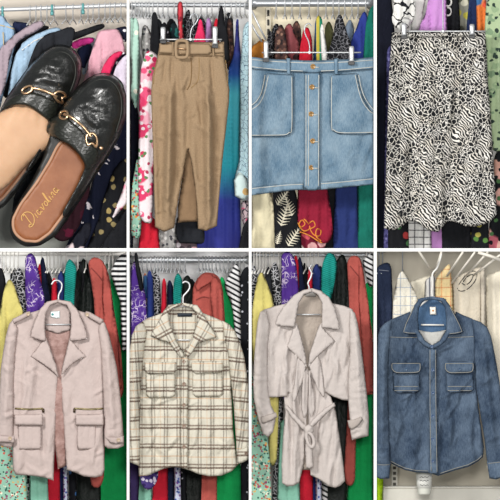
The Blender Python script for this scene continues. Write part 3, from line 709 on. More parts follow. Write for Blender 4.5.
# ================================================================ bay 6: checked shirt
BANDS = [(0, 12.6, 0, 1.4, '#5f554e', .68), (0, 12.6, 2.9, 4.2, '#5f554e', .6), (0, 25.2, 9, 9.8, '#c79a6c', .35), (1, 19.5, 0, 2.1, '#553c30', .9), (1, 19.5, 3.6, 5.2, '#634a3d', .8), (1, 19.5, 11.5, 12.5, '#c08d5e', .6)]
PLD = checks('#cfcabb', BANDS)
coat_hanger('chrome hanger inside the checked shirt', [(183, 306), (183, 300), (183.5, 296), (187, 292), (189.5, 288), (189, 283.5), (185.5, 281.5), (182.5, 283)], [(168, 340), (202, 340)], [(163, 316), (173, 308.5), (183, 306), (193, 308.5), (204, 316)], .15)
ps6 = T('checked_shirt', 'cream and brown checked flannel shirt with two flap pockets', 'shirt', (186, 478, .14))
sheet('back_neck', [(168, 305), (183, 303), (198, 305.5), (201, 320), (192, 345), (184, 356), (176, 345), (166, 322)], .165, PLD, ps6, .006, .005, 2, 2.6, uvo=(7, 3))
sheet('neck_label', [(177.5, 313), (192, 313), (192, 316.6), (177.5, 316.8)], .155, plain('#1d2733', .7), ps6, .003, .003, .7, 1.4, label='dark navy neck label')
f6 = [(150, 380, 145, 470, .014, 6), (165, 400, 162, 466, .012, 5), (205, 395, 210, 470, .014, 5), (222, 390, 228, 468, .012, 5), (148, 335, 160, 360, .008, 5), (222, 335, 210, 360, .008, 5), (195, 420, 193, 468, .01, 4), (140, 400, 150, 425, .008, 4), (232, 410, 222, 430, .008, 4)]+wrinkles((138, 320, 236, 474), 46, .009, 13, (-1.2, 1.2), (8, 24))+wrinkles((140, 360, 234, 474), 14, .008, 14, (-.3, .3), (20, 60), (2, 4))
LS = sheet('front_panel', [(164, 312), (158, 314.5), (148, 318), (140, 323), (138, 335), (138, 360), (138.5, 400), (137.5, 440), (139, 476.5), (148, 475.5), (156, 472), (164, 468.5), (174, 467), (184, 468.5), (184.5, 440), (185, 400), (185.5, 356), (179, 345), (170, 330)], .155, PLD, ps6, .011, .01, 3, 1.6, f6, [(.006, 8, 10, 1)])
RS = sheet('front_panel', [(201, 312), (208, 315), (217, 318.5), (226, 323), (229, 335), (230.5, 360), (231.5, 390), (233, 430), (236, 452), (238.5, 464), (232, 471), (222, 475.5), (210, 476.5), (198, 474), (190, 470.5), (181, 468), (180.5, 440), (181, 400), (181.5, 356), (188, 345), (196, 330)], .152, PLD, ps6, .011, .01, 3, 1.6, f6, [(.006, 8, 10, 2)], uvo=(4, 1))
pk6 = sheet('placket', [(181, 357), (188.5, 357), (188, 400), (187.5, 440), (187.5, 469), (181, 468), (180.5, 440), (180.8, 400)], .124, PLD, ps6, .006, .005, 1.5, 2, hf=foldf(f6, ()), nz=[(.003, 3, 6, 4)], uvo=(9, 0))
sleeve(ps6, [(143, 321), (136, 326), (132, 335), (129, 350), (127, 372), (126, 420), (126, 462), (134, 464), (139.5, 466), (140, 440), (139.5, 410), (141.5, 380), (144, 350), (147, 332)], .135, PLD, [(138, 340, 132, 440, .014, 4), (132, 390, 139, 380, .008, 3), (130, 420, 138, 412, .007, 3)], 3, .02, .06, nz=.006)
sleeve(ps6, [(222, 320.5), (229, 324), (235, 331), (240, 342), (244.5, 358), (247, 375), (249.5, 395), (249.5, 458), (243, 462), (237, 463.5), (236, 440), (234, 410), (231.5, 385), (228, 355), (224, 335)], .133, PLD, [(232, 335, 242, 440, .014, 4), (234, 385, 246, 378, .009, 3), (236, 412, 248, 420, .008, 3), (236, 435, 247, 428, .006, 3)], 4, .02, -.12, nz=.006)
c = sheet('cuff', [(236.6, 450), (243, 448.5), (249.2, 446), (249.2, 459), (243, 462.5), (237, 464)], .104, PLD, ps6, .008, .006, 1.6, 2, uvo=(5, 8)); button(246.3, 453.5, SURF[c.name](246.3, 453.5), .009, plain('#6c5647', .3), c)
sheet('collar', [(169, 305), (183, 302.8), (183, 305.5), (173, 308.5), (168.5, 314), (170, 324), (176, 340), (184.5, 355), (182, 359), (176, 352), (169, 342.5), (161, 340.5), (150.5, 336), (154, 329), (160, 319), (164, 310)], .118, PLD, ps6, .007, .006, 1.6, 1.8, [(163, 318, 158, 336, .006, 4)], [(.003, 7, 7, 5)], rot=.5, uvo=(3, 4))
sheet('collar', [(197, 305), (183, 302.8), (183, 305.5), (192, 308.5), (197, 314), (197, 324), (192, 340), (185, 355), (186.5, 359), (192, 353), (199, 343), (207, 340.5), (216.5, 337), (213, 329.5), (206, 319), (201, 310)], .116, PLD, ps6, .007, .006, 1.6, 1.8, [(203, 318, 208, 336, .006, 4)], [(.003, 7, 7, 6)], rot=-.5, uvo=(3, 9))
for q, pq in (([(144.5, 362), (176.5, 362), (176.8, 370), (174, 373.5), (148, 374), (145, 371)], [(145.8, 372), (175.5, 372), (175.5, 395), (172, 397.5), (149, 398), (146, 395)]), ([(191.5, 361.5), (222.5, 361), (223.5, 369.5), (220, 373), (195, 373.5), (191.8, 370.5)], [(192.5, 371), (222, 371), (223, 394), (219, 396.5), (196, 397), (192.6, 394)])):
    sheet('pocket', pq, .131, PLD, ps6, .007, .006, 1.5, 2, hf=foldf(f6, ()), nz=[(.004, 6, 8, q[0][0])], uvo=(1, 2))
    sheet('pocket_flap', q, .113, PLD, ps6, .008, .006, 1.5, 2, hf=foldf(f6, ()), nz=[(.003, 6, 8, q[0][0])], uvo=(2, 5))
for by in (361.5, 384, 405, 426, 447): button(184, by, SURF[pk6.name](184, by), .0098, plain('#8b7565', .3), ps6)
# ================================================================ bay 7: belted trench coat
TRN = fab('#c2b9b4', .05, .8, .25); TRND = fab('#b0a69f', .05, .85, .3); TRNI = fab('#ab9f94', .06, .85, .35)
coat_hanger('silver hanger inside the belted grey trench coat', [(309, 292), (309, 287), (308, 283), (310.5, 278), (311.5, 273), (309.5, 268), (312, 264.5)], [(294, 314.5), (321, 314.5)], [(288, 303), (299, 294), (309, 292), (319, 294), (330, 303)], .15)
tc = T('trench_coat', 'pale grey draped trench coat tied with a belt at the waist', 'coat', (312, 488, .14))
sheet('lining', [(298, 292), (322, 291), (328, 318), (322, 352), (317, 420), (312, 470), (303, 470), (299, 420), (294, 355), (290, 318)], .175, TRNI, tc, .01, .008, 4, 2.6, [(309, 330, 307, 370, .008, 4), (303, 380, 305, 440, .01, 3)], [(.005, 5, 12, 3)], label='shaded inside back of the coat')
sheet('neck_label', [(305.5, 291.5), (316, 291.5), (316, 297), (305.5, 296.5)], .155, plain('#8d8984', .7), tc, .003, .002, .7, 1.4, label='grey neck label')
f7 = [(286, 405, 287, 485, .014, 4), (296, 402, 295, 480, .018, 3), (300, 395, 302, 478, -.012, 2.5), (291, 410, 292, 470, -.014, 2)]+wrinkles((282, 390, 308, 484), 12, .010, 15, (-.25, .25), (30, 70), (1.6, 2.6))
sheet('skirt_front', [(284, 395), (298, 385), (305, 372), (309, 375), (307, 400), (306, 440), (303, 468), (299, 483), (293, 486), (287, 486.5), (282, 483), (281.5, 465), (283, 435), (285, 412)], .155, TRN, tc, .010, .01, 2.4, 1.5, f7, [(.004, 6, 20, 1)])
f7b = [(318, 405, 316, 478, -.012, 3), (322, 402, 326, 484, .016, 4), (332, 405, 338, 486, .012, 4), (312, 380, 312, 470, .014, 3), (315, 370, 314, 420, -.014, 1.8)]+wrinkles((308, 385, 342, 484), 14, .010, 16, (-.25, .25), (30, 70), (1.6, 2.6))
sheet('skirt_front', [(308, 372), (313, 366), (322, 388), (331, 397), (336, 412), (340, 440), (343.5, 465), (345, 481), (340, 486), (335, 488), (328, 486), (320, 480), (310.5, 475), (310, 460), (308.5, 430), (307.5, 400)], .15, TRN, tc, .010, .01, 2.4, 1.5, f7b, [(.004, 6, 20, 2)])
f7c = [(270, 330, 272, 392, .01, 5), (282, 345, 280, 394, .01, 4), (290, 350, 293, 385, -.014, 2), (286, 350, 288, 390, .014, 2), (299, 356, 293, 388, -.016, 1.6), (282, 320, 272, 345, .006, 3)]+wrinkles((264, 312, 302, 394), 18, .009, 17, (-.4, .4), (15, 50), (1.6, 3))
sheet('storm_flap', [(294, 302), (286, 303.5), (275, 306), (264, 309.5), (262, 325), (263, 350), (263, 375), (262.5, 397), (272, 397.5), (287, 396.5), (288.5, 393), (292, 394), (294, 388), (296, 389), (299, 386), (303, 374), (306, 366), (300, 345), (294, 325)], .145, TRN, tc, .008, .008, 2, 1.5, f7c+[(296, 352, 300, 386, .014, 2.5), (291, 350, 292, 392, .01, 2)], [(.003, 8, 16, 3)])
f7d = [(345, 335, 343, 396, .01, 5), (333, 345, 334, 392, .008, 5), (324, 350, 322, 388, -.014, 2), (328, 345, 326, 390, .014, 2), (319, 358, 321, 388, -.016, 1.6)]+wrinkles((318, 312, 352, 396), 18, .009, 18, (-.4, .4), (15, 50), (1.6, 3))
sheet('storm_flap', [(326, 302), (334, 303.5), (345, 306), (353, 309.5), (354.5, 330), (352, 360), (349.5, 385), (349.5, 401), (342, 400), (334, 397), (326, 393), (320, 391.5), (318, 388), (315.5, 380), (309, 366), (318, 345), (324, 325)], .142, TRN, tc, .008, .008, 2, 1.5, f7d+[(318, 352, 314, 378, .014, 2.5)], [(.003, 8, 16, 4)])
sleeve(tc, [(266, 308.5), (260, 312), (257.5, 322), (255.5, 340), (254, 362), (253.2, 385), (254, 400), (258, 418), (263, 434), (268, 437.5), (273, 432), (275.5, 421), (275.5, 414), (271, 405), (268.5, 392), (267.5, 370), (268, 345), (270, 325)], .128, TRN, [(262, 330, 259, 400, .012, 3.5), (257, 390, 266, 400, .008, 2.5), (258, 400, 268, 425, .01, 3)], 3, .018)
c = sheet('cuff_strap', [(260, 417), (270, 414), (276, 412.5), (277.5, 417), (272, 420.5), (262, 424)], .098, TRND, tc, .006, .005, 1.5, 1.8)
sleeve(tc, [(350, 308.5), (355, 313), (358, 325), (361, 345), (363.5, 365), (367, 395), (369, 418), (368.5, 436), (360, 438), (352, 440), (350.5, 433), (350, 420), (348.5, 404), (348, 380), (350, 350), (349, 325)], .126, TRN, [(355, 330, 361, 420, .012, 3.5), (350, 380, 358, 374, .007, 2.5)], 4, .018)
c = sheet('cuff_strap', [(347.5, 420.5), (354, 419.5), (361, 416.5), (363, 420), (358, 426), (352, 429.5), (349, 428)], .096, TRND, tc, .006, .005, 1.5, 1.8)
sheet('collar', [(303, 290), (312, 288.3), (312, 292), (304, 295), (299, 303), (297, 314), (294.5, 327.5), (284, 326.5), (275, 325), (277, 317), (284, 306), (294, 295)], .11, TRN, tc, .007, .006, 1.6, 1.8, [(288, 306, 284, 322, .006, 4)], [(.003, 7, 7, 5)])
sheet('collar', [(320.5, 290.5), (312, 288.3), (312, 292), (318, 295), (322, 303), (322, 314), (321.5, 327.5), (331, 329), (340, 330.5), (339, 322), (335, 308), (329, 297)], .11, TRN, tc, .007, .006, 1.6, 1.8, [(330, 306, 334, 324, .006, 4)], [(.003, 7, 7, 6)])
sheet('lapel', [(296, 323), (293, 329), (287, 347), (294, 354), (300, 360), (306.5, 367), (306, 356), (302, 340), (298, 326)], .122, TRN, tc, .006, .005, 1.5, 1.8, [(293, 342, 302, 358, .006, 3)], [(.003, 7, 7, 7)])
sheet('lapel', [(321.5, 323), (323, 328), (329, 334.5), (335, 341), (325, 350), (316, 358), (308.5, 367), (309, 356), (314, 340), (319, 326)], .118, TRN, tc, .006, .005, 1.5, 1.8, [(328, 342, 314, 358, .006, 3)], [(.003, 7, 7, 8)])
for P, yy in (([(299, 350), (306, 366), (304.5, 376), (300, 388), (296.5, 398), (293, 404), (291.5, 396), (294, 384), (296, 368)], .126), ([(309, 366), (317, 354), (321, 362), (323, 378), (325, 394), (323.5, 398), (318, 390), (313.5, 380)], .124), ([(303, 372), (307.5, 368), (309, 376), (308, 396), (307.5, 414), (304, 420), (301, 408), (301.5, 390)], .134), ([(308.5, 370), (311, 376), (314, 392), (315, 410), (311.5, 420), (309, 412), (308.5, 392)], .132)):
    cx = sum(p[0] for p in P)/len(P)
    sheet('front_drape', P, yy, TRN, tc, .006, .005, 1.6, 1.4, [(cx-1, 350, cx-2, 415, .008, 1.6), (cx+1.8, 356, cx+1, 410, -.007, 1.3)])
bl7 = sheet('belt', [(284.5, 407), (287.5, 405), (296, 415), (306, 425.5), (309, 430), (306, 433), (300, 427), (291, 417)], .108, TRN, tc, .008, .006, 1.8, 1.7)
sheet('belt', [(334, 402.5), (335.5, 406), (325, 415), (314, 426), (309, 431), (306.5, 428), (313, 419), (324, 409)], .106, TRN, tc, .008, .006, 1.8, 1.7)
sheet('belt_knot', [(303.5, 427), (309, 424), (313, 426.5), (314, 431), (310.5, 434.5), (305, 434)], .095, TRN, tc, .014, .012, 3, 1.4, [(305, 433, 312, 426, .006, 1.2)])
sheet('belt_tail', [(306, 433), (310.5, 433), (313, 450), (313.5, 467), (310, 469), (306, 467.5), (305, 450)], .106, TRN, tc, .008, .006, 1.8, 1.7, [(309, 434, 310, 466, .006, 1.5)])
tube('belt_loop', catmull([W(a, b, .088) for a, b in ((308, 432), (312.5, 436), (314, 443), (312, 447), (308.5, 444), (306.5, 437), (307, 432))], 5), .0085, TRN, tc, 8, label='hanging bow loop of the belt')
# ================================================================ bay 8: denim shirt
DN8 = denim('dark', '#19222f', '#344357', '#5f6f82', .75); DN8b = denim('dark2', '#222e3e', '#3d4d62', '#68798c', .7)
THR8 = fab('#97968f', .15, .8, 0)
coat_hanger('white plastic coated hanger inside the denim shirt', [(432.5, 297), (432, 291), (432.5, 285), (432.5, 274), (437, 268), (440, 260), (441.5, 253.5)], [(421, 324.8), (444, 325)], [(420, 306), (424, 302.5), (432.5, 297), (440, 301), (446, 305)], .148, .0046, WHITEP)
ds = T('denim_shirt', 'dark blue denim button shirt with pale topstitching and flap pockets', 'shirt', (434, 478, .14))
sheet('back_neck', [(418, 299), (432, 297), (446, 299), (449, 315), (447, 332), (432, 336), (418, 332), (415, 315)], .165, denim('inside', '#2f4661', '#4a6584', '#64809d', .5), ds, .006, .005, 2, 2.6)
sheet('back_yoke_lining', [(418, 330), (432, 332), (446, 330), (440, 342), (432, 347), (425, 342)], .16, fab('#c3c2bd', .08), ds, .006, .005, 2, 2.2, label='pale grey inside facing')
nl = sheet('neck_label', [(429.8, 307), (436, 306.8), (436.2, 314.5), (430, 314.8)], .15, plain('#f1ede2', .6), ds, .003, .002, .7, 1.2, label='white neck label with an orange mark')
lathe('label_mark', 433, 310.6, .1465, [(.004, -.001), (.005, .0008), (.002, .001)], plain('#d08a4a', .6), nl, 10)
f8 = [(400, 395, 396, 465, .012, 5), (412, 392, 410, 470, .012, 5), (424, 395, 422, 470, -.01, 4), (446, 395, 450, 470, .012, 5), (462, 392, 466, 466, .012, 5), (476, 385, 480, 460, .01, 4), (396, 335, 404, 360, .008, 5), (468, 335, 460, 360, .008, 5), (392, 380, 404, 410, .008, 4), (478, 395, 468, 418, .008, 4)]+wrinkles((388, 320, 480, 470), 50, .009, 19, (-1.2, 1.2), (8, 22))+wrinkles((390, 390, 480, 470), 18, .011, 20, (-.3, .3), (20, 60), (2, 4))
h8 = foldf(f8, ())
fL = sheet('front_panel', [(410, 311.5), (402, 315), (394, 318), (387, 322), (386, 340), (386.5, 370), (387.5, 410), (388, 445), (389.5, 462.5), (396, 466), (405, 470), (416, 472.5), (428, 473), (433, 474), (433, 440), (433, 400), (433, 347), (425, 343), (418, 333)], .155, DN8, ds, .011, .01, 3, 1.6, f8, [(.006, 8, 10, 1)])
fR = sheet('front_panel', [(456, 311.5), (463, 315), (472, 318.5), (478, 323), (477, 345), (475.5, 375), (478, 405), (481.5, 430), (484, 447), (483, 457), (478, 461.5), (468, 467), (455, 470.5), (444, 474), (438, 476), (430.5, 473), (430.5, 440), (430.5, 400), (431, 347), (440, 343), (447, 333)], .152, DN8, ds, .011, .01, 3, 1.6, f8, [(.006, 8, 10, 2)], uvo=(31, 12))
pk8 = sheet('placket', [(428.5, 348), (432, 347), (437, 348), (437, 400), (437.5, 440), (438.5, 474), (430, 473.5), (429, 440), (428.5, 400)], .124, DN8b, ds, .007, .005, 1.5, 2, hf=h8, nz=[(.003, 3, 6, 4)])
sleeve(ds, [(392, 319), (385, 323), (380, 328), (378, 336), (377, 355), (376, 400), (376, 476), (380, 479), (389, 478.5), (390.5, 465), (389.5, 440), (388, 400), (388.5, 365), (390, 340)], .136, DN8, [(384, 340, 381, 460, .014, 4), (379, 400, 387, 392, .008, 3), (379, 430, 387, 425, .007, 3)], 3, .018, nz=.006)
sleeve(ds, [(472, 319), (481, 322), (487, 327), (491, 336), (494, 350), (497, 366), (500, 385), (503, 410), (504.5, 440), (505, 476), (496, 479), (490, 478.5), (487, 462), (484.5, 440), (480, 412), (476, 388), (474.5, 365), (474, 340)], .134, DN8, [(482, 335, 494, 450, .014, 4), (480, 385, 493, 376, .009, 3), (482, 410, 496, 418, .008, 3), (486, 440, 500, 434, .006, 3)], 4, .018, -.1, nz=.006)
c = sheet('cuff', [(376.3, 463), (384, 463.5), (390.5, 463), (389.5, 478.5), (380, 479), (376.3, 477)], .106, DN8b, ds, .008, .006, 1.6, 2); seam('stitching', [(377.5, 464.6), (384, 465), (389.5, 464.6)], c, .0016, THR8, c)
c = sheet('cuff', [(486.8, 462), (494, 461), (504.8, 460), (505, 476.5), (496, 479.5), (489.5, 478.5)], .104, DN8b, ds, .008, .006, 1.6, 2); seam('stitching', [(488, 463.6), (494, 462.8), (503.5, 461.8)], c, .0016, THR8, c)
cl = sheet('collar', [(420.5, 298), (432, 296.3), (432, 299), (423, 301.5), (419, 308), (418, 320), (419, 331), (425, 340.5), (432, 345.5), (430.5, 349.5), (424, 346), (418.5, 341), (416, 334.8), (409, 334.6), (402, 333.2), (405, 326), (410, 314), (415, 304)], .116, DN8b, ds, .007, .006, 1.6, 1.8, [(413, 312, 408, 330, .006, 4)], [(.003, 7, 7, 5)])
cr = sheet('collar', [(444, 298), (432, 296.3), (432, 299), (441, 301.5), (445, 308), (446.5, 320), (446, 331), (440, 340.5), (432, 345.5), (433.5, 349.5), (440, 346), (446, 341), (449, 335.3), (456, 334.6), (463.8, 333), (461, 326), (455, 314), (449, 304)], .114, DN8b, ds, .007, .006, 1.6, 1.8, [(451, 312, 457, 330, .006, 4)], [(.003, 7, 7, 6)])
for o, p in ((cl, [(414, 307), (406, 324), (403.6, 332), (409, 333), (415.5, 333.2)]), (cr, [(450, 307), (459, 324), (462, 331.6), (456, 333), (449.5, 333.6)])): seam('stitching', p, o, .0018, THR8, o)
for fo, fq, pq, bx in ((fL, [(391, 362), (421, 362.5), (421.3, 370), (418, 373.5), (396, 374), (391.6, 370.5)], [(392.5, 372), (420, 372.5), (420.5, 390), (417, 392.8), (397, 393), (393, 390)], 406), (fR, [(444.5, 361.5), (474, 361), (474.6, 369), (471, 372.8), (449, 373.5), (445, 370)], [(445.8, 372), (473.5, 371.5), (474, 389.5), (470, 392.2), (450, 392.8), (446.2, 390)], 459.5)):
    p = sheet('pocket', pq, .130, DN8, ds, .007, .006, 1.5, 2, hf=h8, nz=[(.003, 6, 8, bx)], uvo=(bx, 0))
    for yy in (386.5, 390.6): seam('stitching', [(pq[0][0]+2, yy), (pq[1][0]-2, yy)], p, .0018, THR8, p)
    q = sheet('pocket_flap', fq, .113, DN8b, ds, .008, .006, 1.5, 2, hf=h8, nz=[(.002, 6, 8, bx)])
    seam('stitching', [(fq[0][0]+1, 363.6), (fq[0][0]+1.2, 369), (fq[4][0]+.6, 372.4), ((fq[0][0]+fq[1][0])/2, 372.6), (fq[3][0]-.6, 372), (fq[1][0]-1, 369), (fq[1][0]-1, 363.6)], q, .002, THR8, q, 3)
    seam('stitching', [(fq[0][0]+1, 363.6), (fq[1][0]-1, 363.4)], q, .0016, THR8, q)
    button(bx, 369.2, SURF[q.name](bx, 369.2), .0085, plain('#3d5570', .35), q)
for o, p in ((fL, [(388.5, 337), (404, 337.5), (420, 337.5)]), (fR, [(445, 337.5), (460, 337.2), (475.5, 336.5)]), (fL, [(390.5, 461), (396, 464), (405, 468), (416, 470.5), (428, 471)]), (fR, [(440, 473.5), (455, 468.4), (468, 464.8), (478, 459.5), (482, 455.5)]), (pk8, [(435.6, 350), (435.8, 400), (436.4, 440), (437, 472)]), (pk8, [(430, 350), (430, 400), (430.4, 440), (431.2, 471)])): seam('stitching', p, o, .0017, THR8, o)
for by in (370, 393, 416, 439, 461): button(432.8, by, SURF[pk8.name](432.8, by), .0088, plain('#42597a', .3), ds)
button(431.8, 346.5, .1, .0088, plain('#42597a', .3), ds)
# ================================================================ clothes behind: fabrics
BLK = fab('#191a1e', .2); BLK2 = fab('#23252a', .2); NAVY = fab('#1d2440', .15); NAVD = fab('#0f1220', .15); RUST = fab('#a9524a', .1); GRN = fab('#149a52', .1); RED = fab('#c21f33', .1)
TEAL = stripes('#0f6f68', '#1a9488', 1.9, .5, .35); PUR = fab('#552a8e', .12); YEL = fab('#cdc274', .1); MINT = fab('#86bda8', .12); ROY = fab('#2b3a86', .12); CREAM = fab('#d9d0b0', .06); MAR = fab('#8a1c33', .12)
LBL = fab('#9fb9cf', .1); MAUV = fab('#a3939c', .08); PINKS = fab('#d5a3b0', .07); MAG = fab('#d63a92', .08); HOT = fab('#d8315e', .1); LIL = fab('#b98ac2', .1); OCH = fab('#b9772f', .15); WHT = fab('#e2e0dc', .05); DGRN = fab('#14695a', .15)
FLW = blobs('#ecdfe2', [(5.5, .5, ['#e0587f', '#ecdfe2', '#e88aa4', '#d9406b', '#eeb0c0']), (9, .3, ['#c8305a', '#ecdfe2', '#e0587f', '#ecdfe2']), (15, .28, ['#ecdfe2', '#5f8a5a', '#ecdfe2', '#b03a58', '#ecdfe2'])])
MFL = blobs('#93c0ab', [(27, .42, ['#93c0ab', '#c8574a', '#e8e0cc', '#93c0ab', '#3f6f62', '#d8a24e', '#8a4a6a', '#93c0ab']), (40, .4, ['#93c0ab', '#b84a3e', '#93c0ab', '#93c0ab', '#2f5a50', '#93c0ab'])], warp=.02)
MPL = blobs('#a9cdbd', [(13, .36, ['#a9cdbd', '#d98c76', '#a9cdbd', '#e6e3d2', '#7fae9a'])])
LBP = scribble('#b3d0d8', '#5a7084', 20, .04, '#a9c4c8'); SCR = scribble('#b8a4a8', '#2c2a38', 16, .06, '#c05a7a')
EMB = (lambda g: g.col(g.mix(g.math('MULTIPLY', g.step(g.vor(22, g.warp(.2, 10), feat='DISTANCE_TO_EDGE'), .12, .05), g.step(g.noise(7, 2), .45, .55)), '#4d2a87', '#cfc0d8')))(G('embroidered', .8))
BWP = scribble('#1f2024', '#b9b9bc', 30, .09); BWS = stripes('#e6e6e6', '#1b1c20', 5, .5); BWD = stripes('#1b1c20', '#dcdcdc', 4.6, .42, .5)
PALM = BLK; LEAFW = fab('#e2dcc6', .06); FLP = blobs('#7e2036', [(10, .5, ['#e8b0b0', '#7e2036', '#d65a68', '#f0d8d0'])]); DOT = blobs('#15161b', [(13, .22, ['#d8d8d8', '#15161b', '#15161b'])])
NVF = blobs('#14192e', [(6, .2, ['#e8dfe4', '#14192e', '#14192e']), (14, .16, ['#e8dfe4', '#14192e', '#14192e', '#14192e'])], warp=.12); BGD = blobs('#15161a', [(8, .24, ['#8f8058', '#15161a', '#a4905c'])]); MRF = blobs('#381a24', [(9, .45, ['#6a1e38', '#381a24', '#4a1a2c', '#2a141c'])], warp=.1)
SAGE = blobs('#a8bb94', [(9, .4, ['#7d9676', '#93aa85', '#a8bb94']), (15, .3, ['#2a3a34', '#a8bb94', '#33453c', '#a8bb94'])], warp=.07); BKF = blobs('#14161a', [(5, .5, ['#d8a89c', '#14161a', '#b8606c', '#c99a8a']), (12, .28, ['#14161a', '#4a7044', '#14161a'])])
BKG = blobs('#14161a', [(11, .32, ['#14161a', '#57803f', '#a8a050', '#14161a'])]); WPN = checks('#e4e3e0', [(0, 9, 0, 1.3, '#2a2a30', .9), (1, 7, 0, 1.2, '#2a2a30', .9)]); WBK = scribble('#e3e2de', '#1b1c22', 7, .035)
SEQ = blobs('#4a4878', [(34, .4, ['#7d79aa', '#2f2d58', '#5d5a8c'])]); MUL = blobs('#d8824e', [(6, .45, ['#e8b45a', '#d8553e', '#3d6a9a', '#e07a3a'])]); YGP = blobs('#8c8c80', [(9, .4, ['#b8b04a', '#5a5c50', '#8c8c80', '#d0cdb8'])])
BFL = blobs('#cfd4ea', [(32, .36, ['#4a5fb0', '#cfd4ea', '#7a4a9a', '#2f3f80'])]); RDP = blobs('#c8404a', [(26, .45, ['#e8e0dc', '#c8404a', '#7a2030'])]); STR3 = (lambda g: g.col(g.ramp(g.math('FRACT', g.math('MULTIPLY', g.n('SeparateXYZ', {0: g.uv()}), 8)), [(0, '#2a5a8a'), (.3, '#c8b848'), (.55, '#2a8a6a'), (.8, '#1d3a5a')])))(G('striped', .85))
OMB = (lambda g: g.col(g.ramp(g.step(g.n('SeparateXYZ', {0: g.uv()}, out=1), -2.5, -.5), [(0, '#2b2f86'), (.25, '#2f3d98'), (.42, '#2ba6b6'), (.78, '#4ab4c4'), (.88, '#1f4fa0'), (1, '#22276a')], 'LINEAR')))(G('dip_dyed', .7))
PNB = blobs('#191b30', [(18, .3, ['#e8e4e8', '#191b30'])]); BFR = blobs('#4a3a7a', [(24, .42, ['#d8d0e4', '#2a1f50', '#4a3a7a'])]); LACE = scribble('#16171b', '#77777c', 30, .06); DSP = blobs('#15171c', [(15, .16, ['#b9bcc4', '#15171c'])]); NDN = denim('navy', '#171d2e', '#232c42', '#39445c', .5); LDN = denim('pale', '#6f8fae', '#8fabc6', '#b4c8da', .5)
CLN = checks('#e8e3d4', [(0, 10, 0, .8, '#8fa0b8', .8), (1, 9, 0, .8, '#8fa0b8', .8)]); ORC = checks('#e6cf9c', [(0, 9, 0, 1, '#cf7a4e', .7), (1, 9, 0, 1, '#cf7a4e', .7)])
BRN = blobs('#4a3430', [(24, .4, ['#6a4a40', '#2a2224', '#8a6a5a'])]); GRYP = blobs('#a8a6a4', [(26, .4, ['#d8d6d2', '#4a4a50', '#a8a6a4'])]); CRM = fab('#e3dcc9', .05)
g_ = garment
# ================================================================ bay 1: rack seen at an angle behind the mules
rail('chrome clothes rail behind the mules', 1, 10, 5, .46, .011, CHROME, -7)
hanger_row(30, 8.62, .46, 12, CHROME, [36, 41, 47, 54, 66, 73, 81, 88, 93, 99, 105, 110, 115, 121], 'chrome wire hanger on the rail above the mules', 'wire hangers above the mules', slope=-5/134.5, sw=11, drop=5, turn=1.3)
for x, l in ((52, 'small teal size clip on the rail above the dark jackets'), (83, 'small teal size clip on the rail above the magenta top'), (2.5, 'small teal size clip on the rail above the pale denim')):
    th = T('size_clip', l, 'clip', (x, 13, .455)); s_ = plain('#5fa3a3', .4)
    yy = 10-5*x/125+.6
    c = W(x, yy, .46); tube('ring', [c+np.array((0, -.0165*math.cos(a), .0165*math.sin(a))) for a in np.linspace(0, 2*math.pi, 16)[:-1]], .006, s_, th, 8, True)
    sheet('tab', [(x-1.8, yy+3), (x+1.8, yy+3), (x+1.6, yy+7), (x-1.6, yy+7)], .442, s_, th, .004, .004, 1, 1.2)
def jean_parts(th, o):
    seam('stitching', [(3, 32), (4, 50), (10, 52), (13, 36)], o, .003, fab('#c9b48c'), o)
    seam('stitching', [(-5, 24), (8, 27), (14, 29)], o, .003, fab('#c9b48c'), o)
g_('jacket', 'jacket', 'pale denim jacket at the end of the rail by the mules', [(-7, 14), (3, 15), (9, 24), (15, 28), (16, 45), (12, 62), (6, 84), (0, 110), (-7, 120)], .40, LDN, 1, 3, parts=jean_parts)
g_('jacket', 'jacket', 'dark navy jacket beside the pale denim jacket', [(13, 21), (20, 22), (30, 23), (28, 34), (16, 44), (12, 60), (11, 40)], .44, NAVY, 1)
g_('jacket', 'jacket', 'grey mauve jacket shoulder sloping above the mules', [(-7, 58), (4, 44), (13, 36), (26, 27), (36, 21.5), (42, 21), (45, 25), (36, 32), (24, 37), (14, 46), (9, 62), (5, 88), (-7, 110)], .38, MAUV, 1, 2)
g_('jacket', 'jacket', 'black jacket between the mauve jacket and the light blue shirt', [(3, 98), (6, 66), (11, 47), (18, 38), (32, 31), (45, 25), (50, 27), (40, 38), (26, 50), (18, 72), (12, 98)], .415, BLK, 1, 2)
g_('shirt', 'shirt', 'light blue shirt hanging behind the toe of the held mule', [(7, 104), (10, 78), (15, 56), (23, 42), (34, 35), (50, 28.5), (58, 27), (63, 31), (60, 37), (44, 46), (34, 60), (28, 90), (20, 110)], .38, LBL, 1, 3, parts=lambda th, o: seam('shoulder_seam', [(22, 50), (34, 41), (56, 32)], o, .003, WHT, o))
g_('jacket', 'jacket', 'black jacket in front of the light blue shirt', [(24, 82), (29, 62), (36, 44), (46, 34), (58, 31), (70, 26), (76, 30), (70, 50), (52, 66), (36, 90), (28, 100)], .345, BLK2, 1, 2)
g_('jacket', 'jacket', 'black jacket on a hanger whose dark shoulder reaches up past the magenta top', [(44, 42), (58, 37.5), (80, 30.5), (100, 23.8), (104.5, 24), (104.8, 28), (94, 32.5), (80, 38), (70, 42), (74, 60), (66, 80), (50, 70), (46, 50)], .385, BLK, 1, 2, parts=lambda th, o: tube('hanger_tip', [W(a, b, th.location.y-.022) for a, b in ((44, 45), (46.5, 42), (52, 40.2), (60, 37.8))], .006, CHROME, th, 8))
g_('top', 'top', 'magenta top beside the dusty pink garment', [(70, 44), (78, 39), (88, 37), (95, 38), (93, 43), (82, 46), (74, 50)], .42, MAG, 1, 1)
g_('top', 'top', 'navy top below the magenta top', [(76, 50), (86, 44), (93, 44), (90, 56), (84, 70), (78, 62)], .44, NAVY, 1, 1)
